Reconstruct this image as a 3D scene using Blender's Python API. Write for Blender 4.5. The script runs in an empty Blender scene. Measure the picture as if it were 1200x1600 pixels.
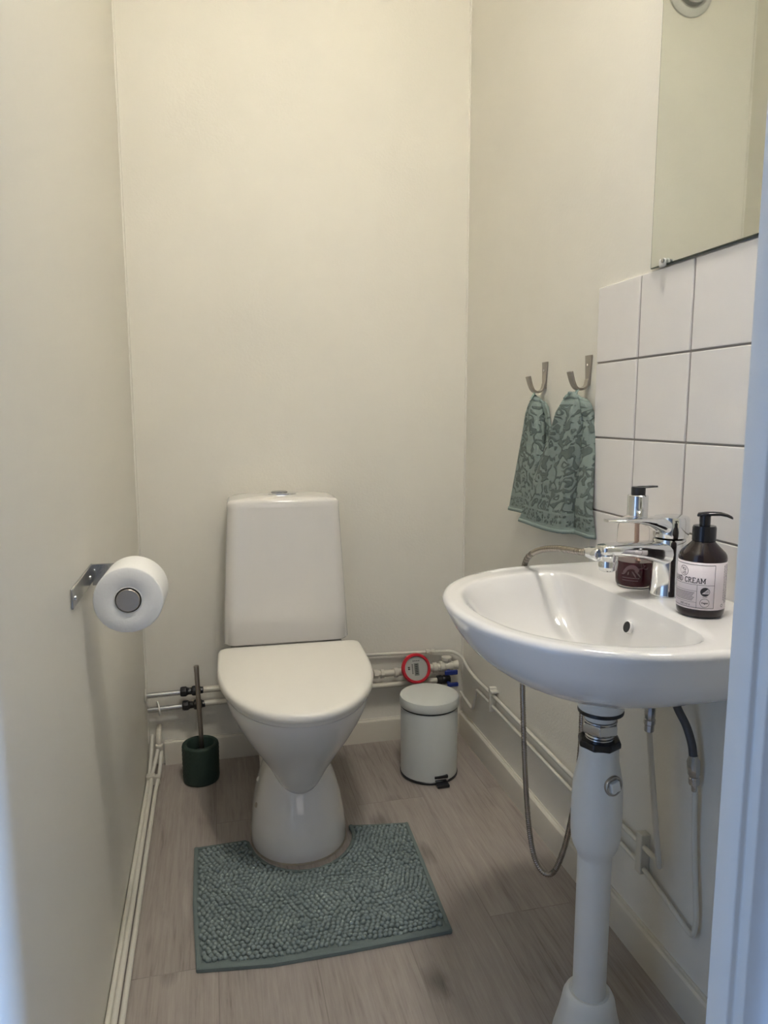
import bpy, bmesh, math, random
from mathutils import Vector, Matrix, noise
random.seed(7)
PI = math.pi
sc = bpy.context.scene
COL = sc.collection

# ------------------------------------------------------------------ camera
cd = bpy.data.cameras.new('camera'); cam = bpy.data.objects.new('camera', cd); COL.objects.link(cam)
FPX = 1113.04
cd.sensor_fit = 'VERTICAL'; cd.sensor_height = 36.0; cd.sensor_width = 27.0
cd.lens = FPX / 1600 * 36.0; cd.clip_start = 0.02
pitch, yaw, roll = .1375, .2366, -.0019
cam.location = (-.7775, 0, 1.0461)
R = Matrix.Rotation(-yaw, 4, 'Z') @ Matrix.Rotation(PI/2 - pitch, 4, 'X') @ Matrix.Rotation(roll, 4, 'Z')
cam.rotation_euler = R.to_euler()
sc.camera = cam

# ------------------------------------------------------------------ world, light, exposure
sc.view_settings.view_transform = 'Standard'; sc.view_settings.look = 'None'
sc.view_settings.gamma = 1; sc.view_settings.use_curve_mapping = False
sc.view_settings.exposure = 2.35
LAMP_STRENGTH = 20.0
WINDOW_POWER = 8.0
FILL_POWER = 1.1
w = bpy.data.worlds.new('world'); sc.world = w; w.use_nodes = True
w.node_tree.nodes['Background'].inputs[0].default_value = (.55, .7, 1, 1)
w.node_tree.nodes['Background'].inputs[1].default_value = .05

def area(name, loc, target, sx, sy, power, color):
    l = bpy.data.lights.new(name, 'AREA'); l.shape = 'RECTANGLE'; l.size = sx; l.size_y = sy
    l.energy = power; l.color = color
    o = bpy.data.objects.new(name, l); COL.objects.link(o); o.location = loc
    o.rotation_euler = (Vector(target) - Vector(loc)).to_track_quat('-Z', 'Y').to_euler()
    return o
area('hall_window_daylight', (.40, .19, .70), (-.3, .19, .70), .15, 1.1, WINDOW_POWER, (.27, .50, 1.0))
area('hall_fill', (-.7, -2.05, 1.5), (-.7, 0, 1.3), 1.0, 1.2, FILL_POWER, (1.0, .93, .88))  # soft fill light added far down the hall, no actual source there

# ------------------------------------------------------------------ materials
def mat(name, color=(.8, .8, .8), rough=.5, metal=0, **kw):
    m = bpy.data.materials.new(name); m.use_nodes = True
    b = m.node_tree.nodes['Principled BSDF']
    b.inputs['Base Color'].default_value = (*color, 1); b.inputs['Roughness'].default_value = rough
    b.inputs['Metallic'].default_value = metal
    for k, v in kw.items():
        b.inputs[k.replace('_', ' ')].default_value = v
    return m
def N(m, t, **kw):
    n = m.node_tree.nodes.new(t)
    for k, v in kw.items(): setattr(n, k, v)
    return n
def L(m, a, b): m.node_tree.links.new(a, b)
def bsdf(m): return m.node_tree.nodes['Principled BSDF']
def noise_bump(m, scale, dist, strength=1.0, detail=3, stretch=None, kind='noise'):
    tc = N(m, 'ShaderNodeTexCoord'); mp = N(m, 'ShaderNodeMapping')
    if stretch: mp.inputs['Scale'].default_value = stretch
    L(m, tc.outputs['Object'], mp.inputs[0])
    if kind == 'noise':
        n = N(m, 'ShaderNodeTexNoise'); n.inputs['Scale'].default_value = scale; n.inputs['Detail'].default_value = detail; o = n.outputs[0]
    else:
        n = N(m, 'ShaderNodeTexVoronoi'); n.inputs['Scale'].default_value = scale; o = n.outputs[0]
    L(m, mp.outputs[0], n.inputs['Vector'])
    bp = N(m, 'ShaderNodeBump'); bp.inputs['Distance'].default_value = dist; bp.inputs['Strength'].default_value = strength
    L(m, o, bp.inputs['Height']); L(m, bp.outputs[0], bsdf(m).inputs['Normal'])
    return n, bp, mp
def color_noise(m, scale, c1, c2, lo=.35, hi=.65, detail=4, stretch=None, coord='Object'):
    tc = N(m, 'ShaderNodeTexCoord'); mp = N(m, 'ShaderNodeMapping')
    if stretch: mp.inputs['Scale'].default_value = stretch
    L(m, tc.outputs[coord], mp.inputs[0])
    n = N(m, 'ShaderNodeTexNoise'); n.inputs['Scale'].default_value = scale; n.inputs['Detail'].default_value = detail
    L(m, mp.outputs[0], n.inputs['Vector'])
    r = N(m, 'ShaderNodeValToRGB'); r.color_ramp.elements[0].position = lo; r.color_ramp.elements[1].position = hi
    r.color_ramp.elements[0].color = (*c1, 1); r.color_ramp.elements[1].color = (*c2, 1)
    L(m, n.outputs[0], r.inputs[0]); L(m, r.outputs[0], bsdf(m).inputs['Base Color'])
    return r

WALL = (.82, .79, .705)
M = {}
M['wall'] = mat('painted_wall', WALL, .55); noise_bump(M['wall'], 170, .0012, .35, 2)
color_noise(M['wall'], 2.2, (.805, .775, .69), (.835, .805, .72))
M['wall_left'] = mat('painted_wall_smooth', WALL, .45); noise_bump(M['wall_left'], 26, .003, .25, 3)
M['ceiling'] = mat('ceiling_paint', (.82, .80, .74), .7)
M['trim'] = mat('trim_paint', (.66, .62, .53), .4); noise_bump(M['trim'], 40, .001, .3, 2)
M['frame'] = mat('frame_paint', (.76, .77, .76), .32); noise_bump(M['frame'], 30, .0015, .35, 3)
M['pipe_paint'] = mat('painted_pipe', (.66, .62, .53), .4); noise_bump(M['pipe_paint'], 120, .0008, .4)
M['pipe_wall'] = mat('painted_pipe_beside_wall', (.70, .67, .585), .42); noise_bump(M['pipe_wall'], 120, .0008, .4)
M['tile'] = mat('white_glazed_tile', (.83, .80, .775), .12); noise_bump(M['tile'], 14, .0012, .25, 1)
M['grout'] = mat('grey_grout', (.33, .30, .27), .85); noise_bump(M['grout'], 300, .0006, .5)
M['porcelain'] = mat('white_porcelain', (.80, .785, .76), .09); bsdf(M['porcelain']).inputs['Coat Weight'].default_value = .3
M['porcelain_toilet'] = mat('toilet_porcelain', (.80, .775, .735), .13); bsdf(M['porcelain_toilet']).inputs['Coat Weight'].default_value = .2
M['seat'] = mat('seat_plastic', (.83, .80, .725), .28)
M['chrome'] = mat('chrome', (.78, .79, .80), .06, 1)
M['chrome_dull'] = mat('worn_chrome', (.50, .50, .50), .22, 1); noise_bump(M['chrome_dull'], 150, .0005, .4)
M['steel'] = mat('brushed_steel', (.42, .375, .33), .33, 1); noise_bump(M['steel'], 60, .0004, .4, 2, (1, 1, 12))
M['hook'] = mat('satin_nickel', (.40, .37, .33), .36, 1)
M['hose'] = mat('flexible_metal_hose', (.42, .38, .34), .25, 1)
M['braid'] = mat('braided_hose', (.11, .11, .115), .45, .7); noise_bump(M['braid'], 500, .0006, .8)
M['rubber'] = mat('black_rubber', (.012, .012, .013), .35)
M['black'] = mat('black_plastic', (.012, .012, .014), .3)
M['blackgloss'] = mat('glossy_black_plastic', (.010, .010, .013), .16)
M['white_plastic'] = mat('white_plastic', (.78, .77, .72), .35)
M['bin'] = mat('bin_enamel', (.60, .62, .585), .3)
M['blue'] = mat('blue_handle', (.015, .035, .22), .4)
M['red'] = mat('red_ring', (.55, .012, .03), .35)
M['meterface'] = mat('meter_face', (.42, .43, .40), .4)
M['lcd'] = mat('lcd', (.20, .22, .20), .25)
M['ink'] = mat('black_ink', (.03, .025, .03), .6)
M['green'] = mat('dark_green_silicone', (.020, .042, .031), .6)
M['paper'] = mat('toilet_paper', (.86, .85, .82), .95); noise_bump(M['paper'], 160, .0008, .5)
M['core'] = mat('cardboard', (.40, .34, .27), .9)
M['label'] = mat('label_paper', (.78, .71, .74), .5)
M['liquid'] = mat('dark_red_soap', (.055, .004, .012), .12)
M['etch'] = mat('etched_print', (.17, .085, .10), .6)
M['mirror'] = mat('mirror_silver', (.69, .72, .70), .02, 1)
M['mirror_edge'] = mat('mirror_glass_edge', (.10, .12, .09), .2)
M['bottle'] = mat('brown_black_bottle', (.016, .008, .009), .12)
M['drain'] = mat('hole_dark', (.02, .02, .02), .6)
M['rust'] = mat('dirty_silicone', (.36, .31, .24), .6)
g = M['glass'] = mat('clear_soap_bottle', (.97, .93, .89), .03, 0)
bsdf(g).inputs['Transmission Weight'].default_value = 1; bsdf(g).inputs['IOR'].default_value = 1.12
M['straw'] = mat('clear_pump_tube', (.55, .40, .32), .3)
M['lamp'] = mat('opal_lamp_glass', (.9, .88, .8), .4)
bsdf(M['lamp']).inputs['Emission Color'].default_value = (1, .965, .915, 1)
bsdf(M['lamp']).inputs['Emission Strength'].default_value = LAMP_STRENGTH
M['hallwall'] = mat('hall_paint', (.42, .40, .37), .6)

# terry towel: raised swirls over a flat sage ground
def towel_mat():
    m = mat('sage_towel', (.2, .26, .24), .95); b = bsdf(m)
    tc = N(m, 'ShaderNodeTexCoord')
    nz = N(m, 'ShaderNodeTexNoise'); nz.inputs['Scale'].default_value = 9; nz.inputs['Detail'].default_value = 1
    mx = N(m, 'ShaderNodeMix', data_type='VECTOR'); mx.inputs[0].default_value = .16
    L(m, tc.outputs['UV'], nz.inputs['Vector'])
    L(m, tc.outputs['UV'], mx.inputs[4]); L(m, nz.outputs[1], mx.inputs[5])
    v = N(m, 'ShaderNodeTexVoronoi', feature='DISTANCE_TO_EDGE'); v.inputs['Scale'].default_value = 9
    L(m, mx.outputs[1], v.inputs['Vector'])
    v2 = N(m, 'ShaderNodeTexVoronoi', feature='F1'); v2.inputs['Scale'].default_value = 9
    L(m, mx.outputs[1], v2.inputs['Vector'])
    # ring around each cell's centre plus the cell edges gives curly paisley strokes
    a = N(m, 'ShaderNodeMath', operation='SUBTRACT'); a.inputs[1].default_value = .22; L(m, v2.outputs[0], a.inputs[0])
    a2 = N(m, 'ShaderNodeMath', operation='ABSOLUTE'); L(m, a.outputs[0], a2.inputs[0])
    r = N(m, 'ShaderNodeMapRange'); r.inputs[1].default_value = .055; r.inputs[2].default_value = .09; r.inputs[3].default_value = 1; r.inputs[4].default_value = 0
    L(m, a2.outputs[0], r.inputs[0])
    gate = N(m, 'ShaderNodeTexNoise'); gate.inputs['Scale'].default_value = 16; L(m, tc.outputs['UV'], gate.inputs['Vector'])
    gm = N(m, 'ShaderNodeMapRange'); gm.inputs[1].default_value = .42; gm.inputs[2].default_value = .46; L(m, gate.outputs[0], gm.inputs[0])
    c2 = N(m, 'ShaderNodeMapRange'); c2.inputs[1].default_value = .07; c2.inputs[2].default_value = .11; c2.inputs[3].default_value = 1; c2.inputs[4].default_value = 0
    L(m, v.outputs[0], c2.inputs[0])
    c3 = N(m, 'ShaderNodeMath', operation='MULTIPLY'); L(m, c2.outputs[0], c3.inputs[0]); L(m, gm.outputs[0], c3.inputs[1])
    rmax = N(m, 'ShaderNodeMath', operation='MAXIMUM'); L(m, r.outputs[0], rmax.inputs[0]); L(m, c3.outputs[0], rmax.inputs[1]); r = rmax
    # a border band near the bottom and top, from the UV v value
    sp = N(m, 'ShaderNodeSeparateXYZ'); L(m, tc.outputs['UV'], sp.inputs[0])
    bv = N(m, 'ShaderNodeTexVoronoi', feature='F1'); bv.inputs['Scale'].default_value = 38; L(m, tc.outputs['UV'], bv.inputs['Vector'])
    br = N(m, 'ShaderNodeMapRange'); br.inputs[1].default_value = .35; br.inputs[2].default_value = .5; br.inputs[3].default_value = 1; br.inputs[4].default_value = .2
    L(m, bv.outputs[0], br.inputs[0])
    def band(lo, hi):
        g1 = N(m, 'ShaderNodeMath', operation='GREATER_THAN'); g1.inputs[1].default_value = lo; L(m, sp.outputs[1], g1.inputs[0])
        g2 = N(m, 'ShaderNodeMath', operation='LESS_THAN'); g2.inputs[1].default_value = hi; L(m, sp.outputs[1], g2.inputs[0])
        q = N(m, 'ShaderNodeMath', operation='MULTIPLY'); L(m, g1.outputs[0], q.inputs[0]); L(m, g2.outputs[0], q.inputs[1]); return q
    bb = band(.045, .135); inn = band(.15, .93)
    p1 = N(m, 'ShaderNodeMath', operation='MULTIPLY'); L(m, r.outputs[0], p1.inputs[0]); L(m, inn.outputs[0], p1.inputs[1])
    p2 = N(m, 'ShaderNodeMath', operation='MULTIPLY'); L(m, br.outputs[0], p2.inputs[0]); L(m, bb.outputs[0], p2.inputs[1])
    pat = N(m, 'ShaderNodeMath', operation='ADD'); L(m, p1.outputs[0], pat.inputs[0]); L(m, p2.outputs[0], pat.inputs[1])
    cr = N(m, 'ShaderNodeValToRGB'); cr.color_ramp.elements[0].color = (.285, .345, .312, 1); cr.color_ramp.elements[1].color = (.15, .185, .165, 1)
    L(m, pat.outputs[0], cr.inputs[0]); L(m, cr.outputs[0], b.inputs['Base Color'])
    fz = N(m, 'ShaderNodeTexNoise'); fz.inputs['Scale'].default_value = 260; L(m, tc.outputs['UV'], fz.inputs['Vector'])
    f1 = N(m, 'ShaderNodeMath', operation='MULTIPLY_ADD'); f1.inputs[1].default_value = .45; L(m, fz.outputs[0], f1.inputs[0]); L(m, pat.outputs[0], f1.inputs[2])
    bp = N(m, 'ShaderNodeBump'); bp.inputs['Distance'].default_value = .003; bp.inputs['Strength'].default_value = .9
    L(m, f1.outputs[0], bp.inputs['Height']); L(m, bp.outputs[0], b.inputs['Normal'])
    return m
M['towel'] = towel_mat()
M['towel_loop'] = mat('towel_loop_tape', (.36, .47, .43), .8)
M['towel_hem'] = mat('towel_hem', (.26, .32, .29), .9); noise_bump(M['towel_hem'], 400, .0008, .5)
M['mat_base'] = mat('mat_cotton', (.15, .185, .175), .95); noise_bump(M['mat_base'], 500, .0008, .6)
M['chenille'] = mat('mat_chenille', (.15, .2, .2), 1.0); noise_bump(M['chenille'], 600, .0008, .7)
color_noise(M['chenille'], 9, (.20, .245, .235), (.27, .32, .305), .3, .7)

# wood plank floor
def floor_mat():
    m = mat('grey_oak_planks', (.35, .3, .27), .42); b = bsdf(m)
    tc = N(m, 'ShaderNodeTexCoord')
    mp = N(m, 'ShaderNodeMapping'); mp.inputs['Rotation'].default_value = (0, 0, PI/2); mp.inputs['Location'].default_value = (.09, .028, 0)
    L(m, tc.outputs['Object'], mp.inputs[0])
    bk = N(m, 'ShaderNodeTexBrick'); bk.offset = .40; bk.offset_frequency = 2
    bk.inputs['Color1'].default_value = (0, 0, 0, 1); bk.inputs['Color2'].default_value = (1, 1, 1, 1); bk.inputs['Mortar'].default_value = (.5, .5, .5, 1)
    bk.inputs['Scale'].default_value = 1; bk.inputs['Brick Width'].default_value = 1.22; bk.inputs['Row Height'].default_value = .185
    bk.inputs['Mortar Size'].default_value = .0012; bk.inputs['Mortar Smooth'].default_value = .1
    L(m, mp.outputs[0], bk.inputs['Vector'])
    # per-plank offset of the grain
    ad = N(m, 'ShaderNodeVectorMath', operation='MULTIPLY_ADD'); ad.inputs[1].default_value = (7, 13, 5)
    L(m, bk.outputs[0], ad.inputs[0]); L(m, tc.outputs['Object'], ad.inputs[2])
    def nz(scale, st, detail, rough=.6, dist=0):
        q = N(m, 'ShaderNodeMapping'); q.inputs['Scale'].default_value = st; L(m, ad.outputs[0], q.inputs[0])
        n = N(m, 'ShaderNodeTexNoise'); n.inputs['Scale'].default_value = scale; n.inputs['Detail'].default_value = detail
        n.inputs['Roughness'].default_value = rough; n.inputs['Distortion'].default_value = dist
        L(m, q.outputs[0], n.inputs['Vector']); return n
    fine = nz(1, (150, 6, 1), 6, .7); mid = nz(1, (30, 3.4, 1), 5, .65, 1.6); big = nz(1, (9, 3.2, 1), 3, .6, .6)
    r1 = N(m, 'ShaderNodeValToRGB'); r1.color_ramp.elements[0].position = .30; r1.color_ramp.elements[1].position = .68
    r1.color_ramp.elements[0].color = (.13, .105, .09, 1); r1.color_ramp.elements[1].color = (.43, .385, .345, 1)
    r1.color_ramp.elements.new(.46).color = (.315, .275, .245, 1)
    s = N(m, 'ShaderNodeMath', operation='MULTIPLY'); s.inputs[1].default_value = .50; L(m, fine.outputs[0], s.inputs[0])
    s2 = N(m, 'ShaderNodeMath', operation='MULTIPLY_ADD'); s2.inputs[1].default_value = .32; L(m, mid.outputs[0], s2.inputs[0]); L(m, s.outputs[0], s2.inputs[2])
    s3 = N(m, 'ShaderNodeMath', operation='MULTIPLY_ADD'); s3.inputs[1].default_value = .20; L(m, big.outputs[0], s3.inputs[0]); L(m, s2.outputs[0], s3.inputs[2])
    L(m, s3.outputs[0], r1.inputs[0])
    # plank tone
    hs = N(m, 'ShaderNodeMix', data_type='RGBA', blend_type='MULTIPLY'); hs.inputs[0].default_value = 1
    tr = N(m, 'ShaderNodeValToRGB'); tr.color_ramp.elements[0].color = (.92, .915, .91, 1); tr.color_ramp.elements[1].color = (1.04, 1.03, 1.02, 1)
    L(m, bk.outputs[0], tr.inputs[0]); L(m, r1.outputs[0], hs.inputs[6]); L(m, tr.outputs[0], hs.inputs[7])
    # knots
    kq = N(m, 'ShaderNodeMapping'); kq.inputs['Scale'].default_value = (6.5, 3.4, 1); L(m, ad.outputs[0], kq.inputs[0])
    kv = N(m, 'ShaderNodeTexVoronoi', feature='F1'); kv.inputs['Scale'].default_value = 1; L(m, kq.outputs[0], kv.inputs['Vector'])
    kn = N(m, 'ShaderNodeMath', operation='MULTIPLY_ADD'); kn.inputs[1].default_value = .25; L(m, mid.outputs[0], kn.inputs[0]); L(m, kv.outputs[0], kn.inputs[2])
    kr = N(m, 'ShaderNodeMapRange'); kr.inputs[1].default_value = .14; kr.inputs[2].default_value = .32; kr.inputs[3].default_value = .42; kr.inputs[4].default_value = 1
    L(m, kn.outputs[0], kr.inputs[0])
    km = N(m, 'ShaderNodeMix', data_type='RGBA', blend_type='MULTIPLY'); km.inputs[0].default_value = 1
    L(m, hs.outputs[2], km.inputs[6]); L(m, kr.outputs[0], km.inputs[7])
    mo = N(m, 'ShaderNodeMix', data_type='RGBA'); mo.inputs[7].default_value = (.15, .125, .11, 1)
    mf = N(m, 'ShaderNodeMath', operation='MULTIPLY'); mf.inputs[1].default_value = .38
    L(m, bk.outputs[1], mf.inputs[0]); L(m, mf.outputs[0], mo.inputs[0]); L(m, km.outputs[2], mo.inputs[6]); L(m, mo.outputs[2], b.inputs['Base Color'])
    bp = N(m, 'ShaderNodeBump'); bp.inputs['Distance'].default_value = .0008; bp.inputs['Strength'].default_value = .5
    L(m, s3.outputs[0], bp.inputs['Height']); L(m, bp.outputs[0], b.inputs['Normal'])
    return m
M['floor'] = floor_mat()

# ------------------------------------------------------------------ mesh helpers (all in world coordinates)
class MB:
    def __init__(s): s.v = []; s.f = []
    def add(s, vs, fs):
        o = len(s.v); s.v += [tuple(v) for v in vs]; s.f += [tuple(i + o for i in f) for f in fs]; return s
    def box(s, x0, y0, z0, x1, y1, z1):
        return s.add([(x, y, z) for z in (z0, z1) for y in (y0, y1) for x in (x0, x1)],
                     [(0, 2, 3, 1), (4, 5, 7, 6), (0, 1, 5, 4), (2, 6, 7, 3), (0, 4, 6, 2), (1, 3, 7, 5)])
    def loft(s, rings, cap0=True, cap1=True, closed=True):
        n = len(rings[0]); vs = [p for r in rings for p in r]; fs = []
        for i in range(len(rings) - 1):
            for j in range(n if closed else n - 1):
                k = (j + 1) % n
                fs.append((i*n + j, i*n + k, (i+1)*n + k, (i+1)*n + j))
        if cap0: fs.append(tuple(range(n - 1, -1, -1)))
        if cap1: fs.append(tuple((len(rings) - 1)*n + j for j in range(n)))
        return s.add(vs, fs)
    def lathe(s, prof, c=(0, 0, 0), axis='Z', seg=40, cap0=True, cap1=True, direction=None):
        d = Vector(direction) if direction else Vector({'X': (1, 0, 0), 'Y': (0, 1, 0), 'Z': (0, 0, 1)}[axis])
        d.normalize(); q = Vector((0, 0, 1)).rotation_difference(d); c = Vector(c)
        rings = [[c + q @ Vector((r*math.cos(2*PI*k/seg), r*math.sin(2*PI*k/seg), z)) for k in range(seg)] for r, z in prof]
        return s.loft(rings, cap0, cap1)
    def tube(s, pts, r, seg=12, smooth=8, rfun=None, cap=True):
        P = spline(pts, smooth) if smooth > 1 else [Vector(p) for p in pts]
        t = (P[1] - P[0]).normalized(); up = Vector((0, 0, 1)) if abs(t.z) < .9 else Vector((1, 0, 0))
        n = t.cross(up).normalized(); rings = []; dist = 0
        for i, p in enumerate(P):
            t2 = ((P[min(i+1, len(P)-1)] - P[max(i-1, 0)])).normalized()
            n = (n - t2*n.dot(t2)).normalized(); b = t2.cross(n)
            if i: dist += (p - P[i-1]).length
            rr = r if rfun is None else rfun(dist, i/(len(P)-1))
            rings.append([p + n*rr*math.cos(2*PI*k/seg) + b*rr*math.sin(2*PI*k/seg) for k in range(seg)])
        return s.loft(rings, cap, cap)
def spline(pts, n):
    P = [Vector(p) for p in pts]; out = []
    P = [P[0]*2 - P[1]] + P + [P[-1]*2 - P[-2]]
    for i in range(1, len(P) - 2):
        for k in range(n):
            t = k/n; a, b, c, d = P[i-1], P[i], P[i+1], P[i+2]
            out.append(.5*((2*b) + (c-a)*t + (2*a-5*b+4*c-d)*t*t + (3*b-3*c+d-a)*t**3))
    out.append(P[-2]); return out
def fillet(pts, r=.015, n=5):
    P = [Vector(p) for p in pts]; out = [P[0]]
    for i in range(1, len(P) - 1):
        a = (P[i-1] - P[i]); b = (P[i+1] - P[i]); ra = min(r, a.length*.45, b.length*.45)
        A = P[i] + a.normalized()*ra; B = P[i] + b.normalized()*ra
        for k in range(n + 1):
            t = k/n; out.append(A*(1-t)**2 + P[i]*2*t*(1-t) + B*t*t)
    out.append(P[-1]); return out

def thing(name, loc, label, cat, group=None, rz=0):
    o = bpy.data.objects.new(name, None); o.empty_display_size = .05
    COL.objects.link(o); o.location = loc; o.rotation_euler = (0, 0, rz)
    o['label'] = label; o['category'] = cat
    if group: o['group'] = group
    return o
WORLD_LOC = {}
def build(name, mb, m, parent=None, smooth=True, angle=35, bevel=0, local=False, sub=0, seg=2, solid=0):
    """links mb (world coordinates) as ONE mesh object; stored relative to its root"""
    base = Vector((0, 0, 0))
    if parent is not None and not local:
        base = Vector(WORLD_LOC.get(parent.name, parent.location))
    elif parent is None and not local and mb.v:
        xs = [v[0] for v in mb.v]; ys = [v[1] for v in mb.v]; zs = [v[2] for v in mb.v]
        base = Vector(((min(xs)+max(xs))/2, (min(ys)+max(ys))/2, min(zs)))
    me = bpy.data.meshes.new(name); me.from_pydata([tuple(Vector(v) - base) for v in mb.v], [], mb.f); me.validate()
    bm = bmesh.new(); bm.from_mesh(me); bmesh.ops.recalc_face_normals(bm, faces=bm.faces); bm.to_mesh(me); bm.free()
    if m is not None: me.materials.append(m)
    if smooth:
        me.polygons.foreach_set('use_smooth', [True]*len(me.polygons)); me.set_sharp_from_angle(angle=math.radians(angle))
    o = bpy.data.objects.new(name, me); COL.objects.link(o)
    if parent is not None:
        o.parent = parent
        if not local: WORLD_LOC[o.name] = tuple(base)
    elif not local: o.location = base; WORLD_LOC[o.name] = tuple(base)
    if solid:
        s = o.modifiers.new('solid', 'SOLIDIFY'); s.thickness = solid; s.offset = 0
    if bevel:
        b = o.modifiers.new('bevel', 'BEVEL'); b.width = bevel; b.segments = seg; b.limit_method = 'ANGLE'; b.angle_limit = math.radians(40)
        if smooth: b.harden_normals = False
    if sub:
        b = o.modifiers.new('sub', 'SUBSURF'); b.levels = sub; b.render_levels = sub
    return o
def struct(name, mb, m, **k):
    o = build(name, mb, m, **k); o['kind'] = 'structure'; return o
def tag(o, label, cat, group=None):
    o['label'] = label; o['category'] = cat
    if group: o['group'] = group
    return o
def rrect(cx, cy, hx, hy, r, z, n=6):
    pts = []
    for qx, qy, a0 in ((1, 1, 0), (-1, 1, PI/2), (-1, -1, PI), (1, -1, 3*PI/2)):
        for k in range(n + 1):
            a = a0 + k/n*PI/2
            pts.append(Vector((cx + qx*(hx - r) + r*math.cos(a), cy + qy*(hy - r) + r*math.sin(a), z)))
    return pts

# ------------------------------------------------------------------ THE ROOM
W, YB, H = .9915, 2.128, 3.05
struct('floor', MB().box(-2.3, -2.3, -.05, 1.5, YB + .1, 0), M['floor'], smooth=False)
struct('ceiling', MB().box(-2.3, -2.3, H, 1.5, YB + .1, H + .1), M['ceiling'], smooth=False)
struct('wall_back', MB().box(-W - .1, YB, 0, .1, YB + .1, H), M['wall'], smooth=False)
struct('wall_left', MB().box(-W - .1, .4, 0, -W, YB, H), M['wall_left'], smooth=False)
struct('wall_right', MB().box(0, .466, 0, .1, YB, H), M['wall'], smooth=False)
# front wall with the doorway (camera stands in the hall)
struct('wall_front', MB().box(-.335, .466, 0, 0, .5, H).box(-W, .466, 2.06, -.335, .5, H), M['wall'], smooth=False)
# hall behind the camera
struct('wall_hall_left', MB().box(-2.3, -2.2, 0, -2.2, .4, H), M['hallwall'], smooth=False)
struct('wall_hall_right', MB().box(.43, -2.2, 0, .53, .4, H), M['hallwall'], smooth=False)
struct('wall_hall_rear', MB().box(-2.3, -2.3, 0, 1.5, -2.2, H), M['hallwall'], smooth=False)
struct('wall_hall_front', MB().box(-2.2, .3, 0, -W - .1, .4, H).box(.1, .466, 0, .53, .5, H), M['hallwall'], smooth=False)
# door frame: reveal, narrow bead, rebate, casing
fr = MB()
prof = [(-.353, .500), (-.353, .4765), (-.3515, .475), (-.3485, .475), (-.347, .4735), (-.347, .4645), (-.3455, .463), (-.25, .463), (-.25, .4655), (-.336, .4655), (-.336, .500)]
zz = [0, 2.06]
rings = [[Vector((x, y, z)) for x, y in prof] for z in zz]
fr.loft(rings)
fr.box(-.985, .46, 0, -.9605, .50, 2.06)
fr.box(-.9605, .46, 2.03, -.353, .50, 2.06)
struct('door_1', fr, M['frame'], angle=50)
# baseboards with a stepped, rounded top
def skirting(name, p0, p1, nrm, h=.0714, t=.015):
    d = Vector(p1) - Vector(p0); nrm = Vector(nrm)
    pr = [(0, 0), (t, 0), (t, h - .010), (t - .002, h - .003), (t - .006, h), (.004, h), (.003, h + .0025), (0, h + .0025)]
    m = MB(); m.loft([[Vector(p) + nrm*a + Vector((0, 0, b)) for a, b in pr] for p in (p0, p1)])
    return struct(name, m, M['trim'], angle=30)
skirting('baseboard_back', (-.945, YB, 0), (-.0, YB, 0), (0, -1, 0))
skirting('baseboard_right', (0, .5, 0), (0, YB - .0152, 0), (-1, 0, 0))

# painted caulk beads in the two back corners
struct('trim_1', MB().lathe([(.0045, .07), (.0045, H)], (-W + .001, YB - .001, 0), seg=12), M['wall'])
struct('trim_2', MB().lathe([(.0035, .07), (.0035, H)], (-.001, YB - .001, 0), seg=12), M['wall'])

# ------------------------------------------------------------------ CEILING LAMP
LX, LY = -.48, .60
t = thing('ceiling_lamp', (LX, LY, H), 'round opal glass lamp fixed to the ceiling above the middle of the room', 'lamp')
build('base_plate', MB().lathe([(.085, 0), (.085, -.02), (.07, -.025)], (LX, LY, H), seg=48), M['white_plastic'], t)
build('lamp_shade', MB().lathe([(.13, -.022), (.150, -.026), (.156, -.034), (.150, -.043), (.10, -.050), (.02, -.053)], (LX, LY, H), seg=48), M['lamp'], t)

build('cutoff_rim', MB().lathe([(.160, -.002), (.166, -.002), (.166, -.128), (.160, -.128), (.160, -.002)], (LX, LY, H), seg=64, cap0=False, cap1=False), M['white_plastic'], t)  # unseen opaque rim, added to cut lamp light on the upper walls

# ventilation valve high on the back wall (seen in the mirror)
VX, VZ = -.745, 2.347
t = thing('ventilation_valve', (VX, YB, VZ), 'round white exhaust valve high on the back wall, seen in the mirror', 'air valve')
build('valve_ring', MB().lathe([(.077, 0), (.077, .006), (.070, .014), (.058, .017), (.050, .012), (.048, .004)], (VX, YB - .0005, VZ), direction=(0, -1, 0), seg=56), M['white_plastic'], t)
build('valve_disc', MB().lathe([(.010, -.002), (.010, .020), (.046, .022), (.049, .030), (.042, .038), (.015, .040)], (VX, YB - .004, VZ), direction=(0, -1, 0), seg=56), M['white_plastic'], t)

# ------------------------------------------------------------------ TILE BACKSPLASH
ys = [1.339, 1.194, 1.044, .894, .744, .594]; zs = [1.2945, 1.1465, .9965, .8465, .6965]
t = thing('tile_backsplash', (-.003, .96, zs[-1]), 'backsplash of square white glazed tiles with grey joints behind the basin', 'wall tiles')
build('grout', MB().box(-.0052, ys[-1], zs[-1], .0, ys[0] - .001, zs[0] - .001), M['grout'], t, smooth=False)
tl = MB()
gp = .0017
for i in range(len(ys) - 1):
    for j in range(len(zs) - 1):
        a = .0026 if i else 0; b = .0026; c = gp if j else 0
        dx = random.uniform(-.0003, .0003)
        tl.box(-.008 + dx, ys[i+1] + b, zs[j+1] + gp, -.001, ys[i] - a, zs[j] - c)
build('tiles', tl, M['tile'], t, bevel=.0016, seg=3)

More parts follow.
